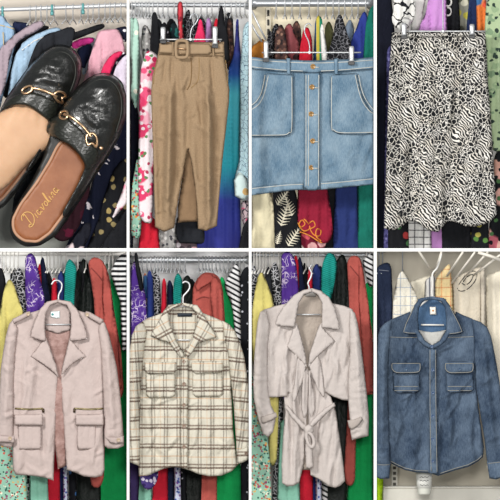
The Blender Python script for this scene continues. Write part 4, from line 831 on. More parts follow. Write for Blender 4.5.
g_('top', 'top', 'pale blue top between the magenta top and dusty pink garment', [(86, 40), (92, 36.5), (97, 40), (95, 58), (88, 72), (82, 76), (84, 58)], .455, fab('#b5cfdd'), 1, 2)
g_('dress', 'dress', 'dusty pink garment with a squared shoulder above the second mule', [(98, 31.5), (104, 29.5), (118, 29), (121, 34), (124, 44), (127, 60), (127, 95), (100, 105), (72, 110), (76, 97), (84, 80), (91, 54)], .37, PINKS, 1, 4, .014)
g_('top', 'top', 'hot pink top in front of the dusty pink garment', [(100, 74), (105, 62), (112, 54), (120, 50.5), (124, 53), (116, 60), (110, 74), (104, 90)], .335, HOT, 1, 1)
g_('top', 'top', 'navy spotted top between the hot pink top and the white one', [(107, 74), (110, 62), (117, 55), (125, 51), (126, 56), (119, 62), (114, 76), (111, 92), (106, 90)], .36, PNB, 1, 1, t=.008)
g_('top', 'top', 'white lilac top at the white upright beside the mule', [(112, 78), (117, 64), (124, 56), (127.4, 55), (127.4, 100), (116, 100)], .33, fab('#d9cede'), 1, 2)
g_('top', 'top', 'navy spotted top high on the rail beside the white upright', [(113, 30), (119, 27), (127.4, 26), (127.4, 42), (122, 42), (117, 36)], .44, PNB, 1, 1)
g_('dress', 'dress', 'dark maroon floral dress below the lettered mule', [(82, 160), (92, 150), (90, 190), (80, 225), (70, 240), (60, 242), (52, 236), (60, 215), (72, 190)], .33, MRF, 1, 3)
g_('dress', 'dress', 'navy dress scattered with white flowers beside the mule sole', [(104, 140), (116, 120), (127.4, 112), (127.4, 168), (116, 180), (104, 210), (94, 251.1), (64, 251.1), (74, 228), (90, 190)], .37, NVF, 1, 4)
g_('dress', 'dress', 'black dress with gold dots next to the navy flowered dress', [(114, 170), (122, 160), (127.4, 158), (127.4, 215), (116, 232), (104, 251.1), (86, 251.1), (98, 222), (106, 192)], .335, BGD, 1, 3)
g_('dress', 'dress', 'white dress with pink flowers ending in a point beside the upright', [(127.4, 176), (124, 186), (119, 200), (111.5, 219), (118, 214), (127.4, 202)], .30, FLW, 1, 1)
g_('skirt', 'skirt', 'plain black skirt below the pointed white floral dress', [(118, 222), (127.4, 208), (127.4, 251.1), (98, 251.1), (108, 236)], .265, BLK, 1, 2)
g_('top', 'top', 'dark top between the two mules', [(14, 196), (30, 168), (48, 140), (60, 150), (50, 190), (24, 222), (12, 214)], .40, BLK2, 1, 2)
g_('top', 'top', 'white flowers on a black hem under the maroon dress', [(86, 222), (92, 224), (90, 236), (82, 251.1), (66, 251.1), (74, 238)], .30, blobs('#191a24', [(6, .45, ['#d8c6c8', '#191a24', '#e4d6d2'])]), 1, 1)
# ================================================================ bay 2: behind the trousers
rail('grey metal clothes rail behind the beige trousers', 2, 5, 5, .44, .012, STEEL)
hanger_row(132, 5, .44, 9, CHROME, [135.5, 139, 142, 146, 149, 153, 158, 163, 168, 174, 179, 186, 194, 201, 207, 212, 219, 225, 231, 236, 240, 245], 'chrome wire hanger on the rail behind the beige trousers', 'wire hangers behind the trousers', sw=7, drop=4, turn=1.3)
g_('dress', 'dress', 'dark navy dress beside the mint sleeve and white floral garment', [(129, 100), (136, 96), (139, 120), (138.5, 175), (134, 215), (133, 251.1), (129, 251.1)], .42, NAVD, 2, 2)
g_('dress', 'dress', 'mint printed sleeve hanging above the navy dress', [(133, 20), (136, 17), (139, 24), (140, 60), (139, 90), (136, 110), (130, 96), (131.5, 50)], .385, MPL, 2, 2)
g_('dress', 'dress', 'mint dress with dense little flowers at its hem behind the white floral one', [(133, 180), (137, 158), (141, 172), (142, 215), (140.5, 236), (136, 240), (131, 234), (130.5, 205)], .33, MFL, 2, 2)
g_('dress', 'dress', 'white dress with pink roses beside the beige trousers', [(145, 54), (149, 49.5), (158, 55), (162, 66), (160, 90), (156, 120), (154, 170), (152.5, 220), (150, 224), (143, 222), (139, 214), (138, 175), (138.5, 140), (139.5, 90), (141, 68)], .285, FLW, 2, 3, .012)
g_('dress', 'dress', 'crimson dress showing under the white rose dress', [(141, 218), (150, 215), (158, 222), (160, 251.1), (138, 251.1)], .37, RED, 2, 3)
g_('top', 'top', 'tall black top beside the mint sleeve', [(152, 14), (155, 11), (157.5, 16), (161, 40), (162, 60), (150, 60), (150, 46)], .40, BLK, 2, 1)
g_('top', 'top', 'lilac and grey printed top next to the tall black top', [(142, 27), (146, 24), (151, 32), (152, 60), (143, 60), (141, 44)], .43, GRYP, 2, 1)
g_('top', 'top', 'black top with tiny spots behind the silver clip by the buckle', [(161, 26), (164.5, 21), (168, 27), (171, 42), (171, 60), (160, 60), (160, 40)], .36, DSP, 2, 1)
g_('top', 'top', 'dark teal printed top above the trouser buckle', [(170, 26), (174, 21), (178, 27), (180, 44), (180, 60), (169, 60)], .40, blobs('#16262a', [(12, .35, ['#2a6a64', '#16262a', '#8aa8a0'])]), 2, 1)
g_('scarf', 'scarf', 'red and white printed scarf knotted over the rail', [(178, 2), (182, 1), (183.5, 10), (182.5, 26), (184, 42), (179.5, 44), (178, 26), (177, 12)], .36, RDP, 2, 1, t=.01, sp=2.5, r=2)
g_('top', 'top', 'black strappy top behind the hook of the trouser hanger', [(185, 14), (189, 8), (191, 16), (194, 28), (198, 38), (198, 60), (184, 60), (184, 34)], .39, LACE, 2, 1)
g_('top', 'top', 'hot pink top showing as a triangle behind the trouser waistband', [(199, 19.5), (201.5, 19.5), (203.5, 27), (206, 40), (206, 60), (190, 60), (193, 44), (197, 30)], .35, HOT, 2, 1)
g_('top', 'top', 'lilac top behind the right clip of the trouser hanger', [(206, 20), (209, 17), (211.5, 22), (212, 44), (212, 60), (204, 60), (205, 40)], .42, LIL, 2, 1)
g_('top', 'top', 'red top between the lilac top and the long black strap', [(214, 22), (217, 17), (219, 24), (220, 60), (212, 60), (213, 44)], .40, RED, 2, 1)
g_('top', 'top', 'black top with a long strap close to the navy bodice', [(219, 10), (221.5, 4), (223.5, 10), (225, 24), (229, 40), (230, 62), (220, 62), (221, 40), (217.5, 42), (217, 26)], .36, BLK, 2, 1)
g_('top', 'top', 'dark printed top behind the navy straps', [(227, 22), (230, 18), (233, 26), (234, 70), (227, 70)], .415, BRN, 2, 1)
g_('dress', 'dress', 'long dip dyed dress turning from navy through turquoise to blue', [(236, 20), (238.5, 18.5), (239.5, 40), (241.5, 62), (242, 84), (240.5, 100), (240, 150), (240.5, 200), (241, 251.1), (194, 251.1), (201, 222), (212, 190), (219, 150), (225, 104), (228, 88), (229, 66), (233.5, 56), (235, 40)], .30, OMB, 2, 5, .014)
g_('dress', 'dress', 'pale blue garment with fine dark scribbles beside the dip dyed dress', [(243, 30), (245, 24), (249.4, 20), (249.4, 196), (244, 198), (236, 192), (234, 182), (239, 160), (240.5, 110), (240, 70)], .255, LBP, 2, 3, parts=lambda th, o: sheet('sleeve', [(234, 180), (240, 172), (247, 178), (251.1, 196), (244, 201), (235, 196)], th.location.y-.03, blobs('#c4d6d4', [(9, .38, ['#c9a46c', '#c4d6d4', '#7a4a4a', '#c4d6d4'])]), th, .012, .01, 3, 3, label='printed sleeve end'))
g_('top', 'top', 'dusky pink scribbled top below the pale blue garment', [(241, 201), (249.4, 200), (249.4, 220), (245, 228), (241.5, 220)], .27, SCR, 2, 1)
g_('skirt', 'skirt', 'black skirt end below the scribbled pink top', [(243, 226), (249.4, 216), (249.4, 251.1), (238, 251.1)], .25, BLK, 2, 1)
g_('skirt', 'skirt', 'black skirt showing between the two trouser legs', [(177, 216), (190, 218), (203, 219), (205, 236), (204, 244), (178, 243), (175, 230)], .24, BLK2, 2, 3)
g_('skirt', 'skirt', 'grey speckled skirt under the trouser leg beside the crimson dress', [(157, 222), (176, 222), (178, 251.1), (158, 251.1)], .40, GRYP, 2, 3)
g_('skirt', 'skirt', 'pink and grey patterned hem below the black skirt', [(176, 238), (196, 238), (198, 251.1), (176, 251.1)], .27, blobs('#6a5a60', [(14, .4, ['#d8a8b0', '#3a3038', '#b8b0b4'])]), 2, 2)
g_('top', 'top', 'charcoal top deep in the rack between the tall black top and the spotted one', [(154, 24), (158, 18), (162, 22), (166, 40), (166, 64), (152, 64)], .455, BLK2, 2, 2)
g_('top', 'top', 'black ribbed top deep in the rack left of the red scarf', [(166, 24), (171, 17), (177, 24), (180, 44), (180, 64), (166, 64)], .475, BLK, 2, 2)
g_('top', 'top', 'black and jade printed top between the red scarf and the strappy black top', [(181, 22), (185, 15), (189, 22), (191, 44), (191, 64), (179, 64)], .455, blobs('#15181a', [(22, .4, ['#2f8a78', '#15181a', '#b8463e', '#15181a'])]), 2, 2)
g_('top', 'top', 'charcoal lace top deep in the rack behind the hot pink triangle', [(194, 22), (200, 14), (206, 22), (208, 44), (208, 64), (192, 64)], .50, LACE, 2, 2)
g_('top', 'top', 'grey marl top deep in the rack between the lilac and the red tops', [(208, 20), (213, 14), (217, 22), (218, 64), (206, 64)], .48, GRYP, 2, 1)
g_('top', 'top', 'black top deep in the rack behind the dark printed top', [(225, 16), (229, 11), (233, 18), (235, 64), (222, 64)], .49, BLK2, 2, 2)
g_('top', 'top', 'white top with coral print at the upright above the mint sleeve', [(129.2, 20), (133, 16), (135, 22), (136, 60), (129.2, 90)], .44, MPL, 2, 1)
# ================================================================ bay 3: behind the denim skirt
rail('broad steel clothes rail above the denim skirt', 3, 3, 3, .47, .02, STEEL)
SLOT = plain('#2a2824', .7)
st = T('shelf_standard', 'slotted metal upright strip on the cream wall behind the denim skirt', 'shelf standard', (268, 120, .61))
pbox('strip', 265.5, 7, 271, 120, .602, .6195, plain('#d8cfb8', .4), st)
for k in range(5): pbox('slot', 267.2, 10+k*9.5, 269.4, 16+k*9.5, .598, .603, SLOT, st, .001)
hanger_row(285, 3, .47, 11, CHROME, [276, 292, 300, 309, 318, 326, 333, 339, 345, 352, 358, 366], 'chrome wire hanger on the rail behind the denim skirt', 'wire hangers behind the denim skirt', rr=4.8, sw=7, drop=5, turn=1.3)
for k, (a, b, l) in enumerate((((251.5, 10), (266, 40), 'sloping chrome hanger wire at the cream wall, upper one'), ((251.5, 24), (262, 42), 'sloping chrome hanger wire at the cream wall, lower one'))):
    th = T('wire_hanger', l, 'hanger', (258, 42, .34)); tube('shoulder', [W(*a, .34), W((a[0]+b[0])/2, (a[1]+b[1])/2+.5, .34), W(*b, .34)], .005, CHROME, th, 6)
g_('top', 'top', 'ochre orange top at the edge behind the denim skirt', [(251, 47), (258, 42), (262, 38), (266, 42), (268, 52), (268, 70), (251, 70)], .36, OCH, 3, 2)
g_('top', 'top', 'black straps hanging beside the ochre top', [(268, 34), (270, 30), (273, 34), (274, 56), (274, 70), (266, 70), (266, 46)], .40, LACE, 3, 1, t=.009)
g_('top', 'top', 'brown patterned top on a hanger above the skirt waist', [(276, 30), (281, 23), (285, 30), (288, 56), (288, 72), (275, 72), (274, 46)], .37, BRN, 3, 2)
g_('top', 'top', 'rose brown top next to the brown patterned top', [(284, 28), (290, 22), (294, 30), (299, 44), (299, 72), (286, 72), (286, 44)], .405, blobs('#8a4a4e', [(10, .4, ['#c07a7a', '#3a2a2c', '#8a4a4e'])]), 3, 2)
g_('top', 'top', 'red camisole behind the hook of the denim skirt hanger', [(303, 30), (306, 27), (309, 28), (312, 38), (313, 72), (298, 72), (300, 48)], .37, RED, 3, 2)
g_('top', 'top', 'blue green and yellow striped top beside the red camisole', [(315, 22), (318, 14.5), (322, 18), (324, 40), (325, 72), (312, 72), (314, 48)], .395, STR3, 3, 1)
g_('top', 'top', 'white strap of a top next to the striped one', [(320, 30), (322, 22), (324.5, 34), (328, 56), (329, 72), (323, 72), (321, 50)], .365, WHT, 3, 0, t=.008)
g_('top', 'top', 'black lace halter top above the skirt', [(335, 22), (337.5, 16), (341, 14), (344, 22), (348, 36), (352, 46), (352, 72), (326, 72), (328, 54), (332, 40)], .33, LACE, 3, 3)
g_('top', 'top', 'royal blue top with folded straps beside the teal garment', [(351, 42), (357, 26), (362, 13), (366, 11), (369, 24), (368, 50), (368, 74), (345, 74), (346, 52)], .365, ROY, 3, 3)
g_('dress', 'dress', 'deep teal garment at the end of the rail above the denim skirt', [(366, 24), (369, 10), (374.4, 4), (374.4, 76), (362, 76), (364, 46)], .325, DGRN, 3, 3)
g_('skirt', 'skirt', 'cream skirt below the denim hem', [(251, 180), (270, 180), (275, 215), (277, 251.1), (251, 251.1)], .32, CREAM, 3, 4, .02, 3)
def palm(cx, cy, L, ang):
    out = []; c, s = math.cos(ang), math.sin(ang); tip = lambda u, v: (cx+u*c-v*s, cy+u*s+v*c)
    body = [tip(0, 0)]; n = 7
    up, dn = [], []
    for k in range(n):
        u0 = L*(k+.15)/n; w = L*.34*math.sin(math.pi*(.25+.7*(k+.5)/n)); u1 = u0+L*.55/n
        up += [tip(u0, .5), tip(u0+L*.16, w), tip(u1, .55)]
        dn += [tip(u0, -.5), tip(u0+L*.16, -w), tip(u1, -.55)]
    return body+up+[tip(L*1.15, 0)]+dn[::-1]
g_('skirt', 'skirt', 'black skirt printed with white palm leaves below the denim hem', [(272, 178), (292, 178), (299, 205), (302, 251.1), (275, 251.1), (274, 215)], .29, [BLK, LEAFW], 3, 2, .012, sp=3, prints=[(palm(277, 205, 17, -.9), 1), (palm(281, 226, 22, -1.25), 1), (palm(288, 246, 20, -1.0), 1), (palm(292, 216, 19, -1.9), 1), (palm(277, 244, 12, -1.3), 1)])
def emb(th, o):
    out = []
    for pth in ([(298, 223), (301, 227), (305, 224), (302, 220), (299, 225), (304, 231), (310, 228), (307, 222), (304, 219)], [(310, 229), (315, 226), (313, 221), (309, 225), (313, 234), (319, 236), (321, 231), (317, 229), (316, 236), (321, 241)], [(300, 232), (306, 234), (312, 237), (318, 241), (322, 243)]):
        out.append(seam('embroidery', pth, o, .0035, fab('#d98a3a'), th, 5, 0, 1.5))
    merge('embroidery', out, 'orange curling embroidery near the hem')
g_('dress', 'dress', 'maroon dress with orange curling embroidery below the denim skirt', [(298, 178), (326, 178), (331, 210), (333, 232), (330, 242), (322, 244), (312, 238), (302, 232), (297, 222)], .265, MAR, 3, 4, .014, parts=emb)
g_('dress', 'dress', 'pink floral dress hem under the maroon embroidered dress', [(299, 226), (330, 228), (324, 251.1), (300, 251.1)], .31, FLP, 3, 2)
g_('dress', 'dress', 'black dress between the maroon and the royal navy skirts', [(324, 178), (338, 178), (339, 251.1), (322, 251.1)], .35, BLK, 3, 2)
g_('skirt', 'skirt', 'royal navy pleated skirt below the denim hem', [(336, 178), (358, 178), (361, 251.1), (333, 251.1), (334, 215)], .30, fab('#27356b', .1), 3, 4, .016)
g_('dress', 'dress', 'dark teal green dress beside the white upright below the denim skirt', [(357, 176), (374.4, 176), (374.4, 251.1), (358, 251.1)], .265, DGRN, 3, 3, .014)
g_('top', 'top', 'dark brown strappy top deep in the rack between the brown and red tops', [(272, 28), (277, 22), (281, 30), (282, 72), (270, 72)], .46, LACE, 3, 1)
g_('top', 'top', 'black and rose printed top deep in the rack behind the rose brown top', [(292, 26), (297, 19), (301, 28), (303, 72), (290, 72)], .47, BRN, 3, 1)
g_('top', 'top', 'olive top deep in the rack between the striped top and the lace halter', [(325, 26), (329, 20), (333, 28), (334, 72), (324, 72)], .46, fab('#5a5a3a', .15), 3, 1)
g_('top', 'top', 'grey blue top deep in the rack between the lace halter and the royal blue top', [(345, 26), (350, 18), (354, 26), (355, 72), (346, 72)], .46, fab('#6a7888', .15), 3, 1)
# ================================================================ bay 4: behind the animal print skirt
rail('chrome clothes rail hidden above the animal print skirt', 4, -7, -7, .40, .011, CHROME)
g_('dress', 'dress', 'very dark navy dress along the white upright by the print skirt', [(376.4, -6), (391, -6), (394, 20), (396, 60), (392, 110), (388, 160), (386, 251.1), (376.4, 251.1)], .34, NAVD, 4, 3, .014)
g_('dress', 'dress', 'lilac blue sequined dress strip beside the print skirt', [(387, 50), (391, 44), (394, 80), (394, 170), (392, 251.1), (383.5, 251.1), (384.5, 180), (385.5, 100)], .295, SEQ, 4, 1)
g_('blouse', 'blouse', 'white blouse with black lines knotted above the print skirt', [(393, -4), (412, -5), (416, 8), (413, 22), (405, 31), (397, 30), (391, 20), (394, 10)], .25, WBK, 4, 3, .02, parts=lambda th, o: sheet('knot', [(398, 20), (405, 17), (411, 20), (409, 28), (401, 30)], th.location.y-.035, WBK, th, .018, .012, 3, 2.5))
g_('top', 'top', 'plain white top between the knotted blouse and the lilac pink top', [(412, -6), (427, -6), (423, 12), (420, 40), (410, 44), (411, 20)], .33, WHT, 4, 2)
g_('top', 'top', 'lilac pink top with a scooped edge above the print skirt', [(429, -6), (446, -6), (447, 20), (447, 46), (416, 46), (419, 28), (426, 12)], .29, fab('#c78fce', .07), 4, 4, .016)
def rings(th, o):
    for cy in (2, 11.5):
        tube('ring_trim', [W(448+3.4*math.cos(a), cy+4*math.sin(a), SURF[o.name](448, cy)-.006) for a in np.linspace(0, 2*math.pi, 20)[:-1]], .0045, WHITEP, th, 8, True)
g_('top', 'top', 'black top with white ring trim next to the lilac pink top', [(445, -6), (458, -6), (460, 20), (460, 46), (444, 46), (444, 20)], .325, BLK, 4, 2, parts=rings)
g_('top', 'top', 'grey and yellow green printed top between black and navy tops', [(458, -6), (471, -6), (470, 20), (468, 46), (458, 46)], .36, YGP, 4, 2)
g_('top', 'top', 'navy blue top behind the clip of the print skirt hanger', [(470, -6), (477, -6), (478, 20), (479, 46), (465, 46), (467, 20)], .325, fab('#1f2d52'), 4, 2)
g_('top', 'top', 'orange and multicoloured printed top beside the sage green one', [(476, -6), (485, -6), (488, 20), (488, 46), (477, 46)], .295, MUL, 4, 2)
g_('top', 'top', 'slim white top edge behind the multicoloured print', [(482, -6), (492, -6), (492, 44), (484, 44)], .345, WHT, 4, 1)
g_('dress', 'dress', 'sage green dress with dark animal spots beside the print skirt', [(486, 4), (491, -6), (506, -6), (506, 150), (493, 152), (488, 130), (484.5, 80), (484, 40)], .24, SAGE, 4, 4, .016)
g_('dress', 'dress', 'black dress with large pink flowers below the sage green dress', [(494, 158), (498, 148), (506, 144), (506, 251.1), (486, 251.1), (490, 220), (491, 190)], .275, BKF, 4, 2)
g_('dress', 'dress', 'black dress with red and green flowers under the print skirt hem by the sequins', [(388, 205), (408, 205), (409, 251.1), (388, 251.1)], .265, blobs('#15161a', [(8, .3, ['#15161a', '#a83a3a', '#15161a', '#4a7a4a'])]), 4, 2)
g_('skirt', 'skirt', 'white skirt with black window checks below the print skirt', [(406, 200), (430, 200), (432, 251.1), (408, 251.1)], .295, WPN, 4, 3, .016)
g_('dress', 'dress', 'lilac pink hem beside the window checked skirt', [(429, 205), (444, 205), (444, 251.1), (430, 251.1)], .33, fab('#c78fce', .07), 4, 2)
g_('dress', 'dress', 'plain black dress hem below the print skirt', [(441, 200), (474, 200), (474, 251.1), (442, 251.1)], .30, BLK, 4, 4)
g_('dress', 'dress', 'black dress with green leaves below the print skirt', [(471, 205), (488, 205), (489, 251.1), (470, 251.1)], .27, BKG, 4, 2)
# ================================================================ bays 5 and 7: the same rack twice; bay 6: a third view
def rack5(dx, k, where, bay):
    """clothes behind the pink jacket (k 0) and behind the trench coat (k 1)"""
    m = lambda P: [(a+dx, b) for a, b in P]
    def q(name, cat, label, P, y, mat, n=2, amp=.012, **kw): return garment(name, cat, label+' '+where, m(P), y, mat, bay, n, amp, **kw)
    return q
def shirt_parts(sl, yoke):
    def f(th, o):
        y = th.location.y
        sheet('sleeve', sl, y-.018, RUST, th, .007, .006, 2, 2.4, autofold(sl, 2, .01, 1.6, 3), [(.003, 6, 12, 4)])
        seam('yoke_seam', yoke, o, .0028, fab('#7c3a36'), o, 3)
    return f
def strap_parts(v):
    def f(th, o):
        for i in (0, 1): seam('shoulder_strap', v[i], o, .008, BLK, th, 4, 0, 1.5)
    return f
A = rack5(0, 0, 'behind the pale pink jacket', 1)
rail('white clothes rail behind the pale pink jacket', 1, 254, 254, .44, .010, WHITEP, -7)
hanger_row(2, 254, .44, 14, WHITEP, [6, 10, 14, 18, 34, 42, 47, 50, 54, 58, 61, 66, 78, 86, 100, 105, 109, 113], 'white coated wire hanger on the rail behind the pale pink jacket', 'wire hangers behind the pink jacket', sw=8, drop=5, turn=1.3)
A('top', 'top', 'soft yellow draped top', [(4, 290), (7, 281), (10, 279), (14, 284), (19, 300), (27, 322), (30, 350), (26, 390), (-6, 390), (-6, 340), (0, 310)], .285, YEL, 3)
A('dress', 'dress', 'black and white printed dress', [(15, 272), (19, 266), (24, 275), (29, 300), (32, 360), (33, 508), (24, 508), (22, 360), (18, 310)], .36, BWP)
A('dress', 'dress', 'purple dress with pale embroidery', [(25, 258), (30, 252), (35, 256), (40, 278), (45, 300), (46, 340), (44, 400), (28, 400), (27, 330), (25, 290)], .325, EMB, 3)
A('top', 'top', 'narrow red strip of a top by the purple dress', [(37.5, 268), (40, 262), (41.5, 275), (42, 330), (37, 330)], .36, RED, 1, t=.008)
A('dress', 'dress', 'dark navy dress', [(40, 262), (43, 255), (46, 268), (50, 300), (52, 360), (44, 400), (42, 330)], .395, NAVY)
A('top', 'top', 'plain black top by the bright red dress', [(46, 276), (49, 270), (53, 282), (54, 340), (46, 340)], .425, BLK, 1)
A('dress', 'dress', 'bright red dress', [(52, 280), (54.5, 277), (57, 282), (58, 340), (60, 430), (60, 508), (46, 508), (48, 440), (50, 340)], .36, RED)
A('dress', 'dress', 'midnight blue dress', [(57, 278), (61, 269), (65, 278), (66, 340), (65, 430), (65, 508), (58.5, 508), (58, 400)], .395, fab('#26346e', .1))
A('dress', 'dress', 'teal knitted dress', [(65, 268), (68, 259), (72, 260), (77, 268), (75, 290), (73, 330), (72, 400), (64, 400), (64, 310)], .33, TEAL, 3, .016)
A('dress', 'dress', 'blue and lilac flowered dress strip', [(62.5, 400), (67, 400), (68, 450), (68.5, 508), (63.5, 508)], .32, BFL, 1)
A('dress', 'dress', 'black dress with bright dots', [(68, 400), (75, 400), (76, 450), (77, 508), (69, 508)], .345, blobs('#15161c', [(12, .3, ['#15161c', '#4a7ab8', '#15161c', '#c8c83a'])]), 1)
A('dress', 'dress', 'black satin dress with shoulder straps', [(76, 272), (80, 263), (84, 257), (87, 266), (93, 290), (98, 320), (100, 400), (101, 508), (76, 508), (74, 400), (70, 320), (72, 300)], .37, fab('#101714', .2, .5), 4, parts=strap_parts(([(80, 262), (83, 276), (82, 292)], [(85, 260), (90, 276), (94, 292)])))
A('shirt', 'shirt', 'rust red long shirt', [(88, 262), (93, 257), (99, 258), (104, 262), (109, 275), (114, 310), (121, 350), (124, 390), (121, 400), (112, 390), (105, 440), (104, 478), (100, 488), (92, 487), (90, 478), (94, 420), (96, 350), (94, 300)], .315, RUST, 4, .014, parts=shirt_parts([(103, 264), (107, 270), (112, 296), (118, 340), (122, 388), (112, 392), (106, 340), (102, 300)], [(91, 268), (97, 274), (105, 284)]))
A('dress', 'dress', 'bright green long dress', [(110, 280), (116, 274), (122, 282), (125, 320), (127.4, 360), (127.4, 508), (97, 508), (100, 460), (106, 380), (112, 320)], .395, GRN, 4)
A('top', 'top', 'black and white striped top at the upright', [(110, 272), (116, 260), (121, 254), (127.4, 253), (127.4, 350), (122, 352), (120, 300), (113, 282)], .35, BWS, 2)
A('dress', 'dress', 'mint dress with bright little flowers', [(-7, 420), (14, 430), (24, 448), (27, 475), (28, 508), (-7, 508)], .285, MFL, 3)
A('skirt', 'skirt', 'plain mint skirt', [(31, 440), (46, 440), (49, 508), (29, 508)], .325, MINT, 3)
A('top', 'top', 'black top at the far end of the rail', [(-6, 272), (1, 266), (5, 276), (8, 300), (6, 330), (-6, 330)], .40, BLK, 2)
A('top', 'top', 'charcoal patterned top between the yellow top and the printed dress', [(10, 274), (14, 268), (18, 276), (21, 310), (20, 340), (10, 330)], .43, BWP, 1)
A('top', 'top', 'dark teal top between the blue and the teal dresses', [(61, 276), (64, 270), (67, 278), (69, 320), (60, 330)], .45, DGRN, 1)
A('top', 'top', 'grey green top between the rust shirt and the striped top', [(103, 268), (107, 262), (111, 270), (114, 300), (104, 300)], .45, fab('#7f9a8a', .12), 1)
B = rack5(0, 1, 'behind the belted trench coat', 3)
rail('steel clothes rail behind the belted trench coat', 3, 255, 255, .44, .008, STEEL)
hanger_row(254, 255, .44, 14, WHITEP, [257, 260, 263, 266, 270, 274, 279, 300, 306, 310, 314, 318, 342, 366, 370], 'white coated wire hanger on the rail behind the belted trench coat', 'wire hangers behind the trench coat', sw=8, drop=5, turn=1.3)
B('top', 'top', 'soft yellow draped top', [(255, 290), (258, 276), (262, 271), (266, 280), (272, 296), (277, 320), (279, 400), (277, 460), (273, 467), (269, 462), (268, 400), (258, 380), (252, 360), (252, 310)], .30, YEL, 3)
B('dress', 'dress', 'black and white printed dress', [(271, 268), (275, 260), (279, 270), (283, 300), (284, 360), (282, 508), (272, 508), (274, 360), (273, 300)], .36, BWP)
B('dress', 'dress', 'purple dress with pale embroidery', [(281, 256), (285, 251.5), (291, 252), (296, 262), (299, 290), (300, 320), (298, 400), (283, 400), (282, 330), (281, 290)], .325, EMB, 3)
B('top', 'top', 'narrow red strip of a top by the purple dress', [(294, 258), (296.5, 254), (298.5, 264), (300, 320), (296, 320)], .365, RED, 1, t=.008)
B('dress', 'dress', 'dark navy dress', [(297, 262), (300, 255), (303, 266), (306, 300), (307, 360), (298, 400), (299, 330)], .395, NAVY)
B('top', 'top', 'plain black top by the bright red dress', [(302, 268), (305, 261), (309, 270), (311, 330), (303, 330)], .425, BLK, 1)
B('dress', 'dress', 'bright red dress', [(308, 272), (310, 266), (312.5, 274), (313, 340), (313, 440), (313, 508), (298, 508), (301, 440), (306, 340)], .36, RED)
B('dress', 'dress', 'midnight blue dress', [(312, 270), (317, 262), (321, 270), (323, 340), (321, 430), (321, 508), (311, 508), (312, 400)], .395, fab('#26346e', .1))
B('dress', 'dress', 'teal knitted dress', [(322, 266), (325, 256), (329, 252), (335, 255), (338, 266), (333, 290), (329, 320), (329, 400), (320, 400), (320, 300)], .33, TEAL, 3, .016)
B('dress', 'dress', 'blue and white checked dress strip', [(315, 440), (321, 440), (322, 508), (316, 508)], .32, BFL, 1)
B('dress', 'dress', 'black dress with white flecks', [(321, 440), (327, 440), (328, 508), (322, 508)], .345, BWD, 1)
B('dress', 'dress', 'black satin dress with shoulder straps', [(333, 268), (338, 258), (343, 253), (347, 262), (350, 290), (353, 330), (352, 400), (346, 508), (325, 508), (329, 400), (327, 320), (329, 300)], .37, fab('#101714', .2, .5), 4)
B('shirt', 'shirt', 'rust red long shirt', [(347, 262), (350, 256.5), (356, 255), (361, 259), (365, 280), (369, 310), (374.4, 350), (374.4, 394), (360, 396), (356, 440), (355, 480), (352, 486), (346, 485), (344, 470), (347, 420), (350, 350), (349, 300)], .315, RUST, 4, .014, parts=shirt_parts([(359, 260), (363, 268), (368, 300), (373, 345), (374, 392), (364, 394), (362, 340), (358, 300)], [(350, 266), (355, 272), (362, 280)]))
B('dress', 'dress', 'bright green long dress', [(364, 286), (369, 280), (374.4, 282), (374.4, 508), (346, 508), (350, 450), (358, 380), (365, 320)], .395, GRN, 4)
B('top', 'top', 'black and white striped top at the upright', [(362, 262), (367, 255), (374.4, 253), (374.4, 285), (369, 288), (366, 276)], .355, BWD, 1)
B('dress', 'dress', 'mint dress with bright little flowers', [(251, 372), (258, 392), (266, 420), (270, 460), (272, 508), (251, 508)], .265, MFL, 3)
B('skirt', 'skirt', 'plain mint skirt', [(280, 420), (300, 420), (300, 508), (290, 508), (283, 502), (277, 500)], .325, MINT, 4)
B('top', 'top', 'black top at the white upright', [(251, 270), (254, 264), (258, 274), (260, 300), (251, 330)], .42, BWP, 1)
B('top', 'top', 'charcoal top between the yellow top and the printed dress', [(265, 272), (269, 265), (273, 274), (275, 320), (265, 320)], .44, BLK2, 1)
B('top', 'top', 'navy top between the blue and the teal dresses', [(317, 272), (320, 264), (324, 272), (326, 320), (316, 320)], .46, NAVY, 1)
def C(name, cat, label, P, y, mat, n=2, amp=.012, **kw): return garment(name, cat, label+' behind the checked shirt', P, y, mat, 2, n, amp, **kw)
rail('broad grey clothes rail behind the checked shirt', 2, 260, 260, .44, .015, STEEL)
hanger_row(134, 260, .44, 8, CHROME, [138, 142, 147, 151, 155, 158, 161, 164, 168, 172, 176, 180, 185, 199, 203, 206, 209, 212, 216, 220, 224, 228, 232, 236, 240, 244], 'chrome wire hanger on the rail behind the checked shirt', 'wire hangers behind the checked shirt', rr=3.8, sw=6, drop=5, turn=1.3)
C('scarf', 'scarf', 'thin black scarf looped over the rail end', [(134, 253), (137.5, 252.5), (138.5, 262), (142, 276), (144, 290), (140, 292), (136, 272)], .345, DSP, 1, t=.009, sp=2.5, r=2)
C('dress', 'dress', 'purple dress with pale embroidery', [(131, 266), (135, 260), (139, 268), (146, 296), (150, 330), (148, 380), (129, 380), (129, 300)], .38, EMB, 3)
C('top', 'top', 'orange red and green printed top', [(143, 276), (145.5, 272), (148, 280), (149, 330), (143, 330)], .415, MUL, 1, t=.009)
C('dress', 'dress', 'navy blue dress', [(147, 274), (150, 269), (153, 278), (155, 330), (147, 340)], .36, fab('#1f2f6a', .12))
C('dress', 'dress', 'black and white printed dress', [(152, 276), (156, 270), (160, 279), (162, 330), (153, 340)], .395, BWP)
C('dress', 'dress', 'bright red dress', [(162, 282), (164, 277), (166.5, 283), (167, 330), (168, 420), (168, 508), (152, 508), (155, 440), (160, 340)], .36, RED)
C('dress', 'dress', 'dark navy dress', [(167, 284), (169.5, 279), (173, 285), (175, 340), (175, 508), (166, 508), (167, 400)], .395, NAVY)
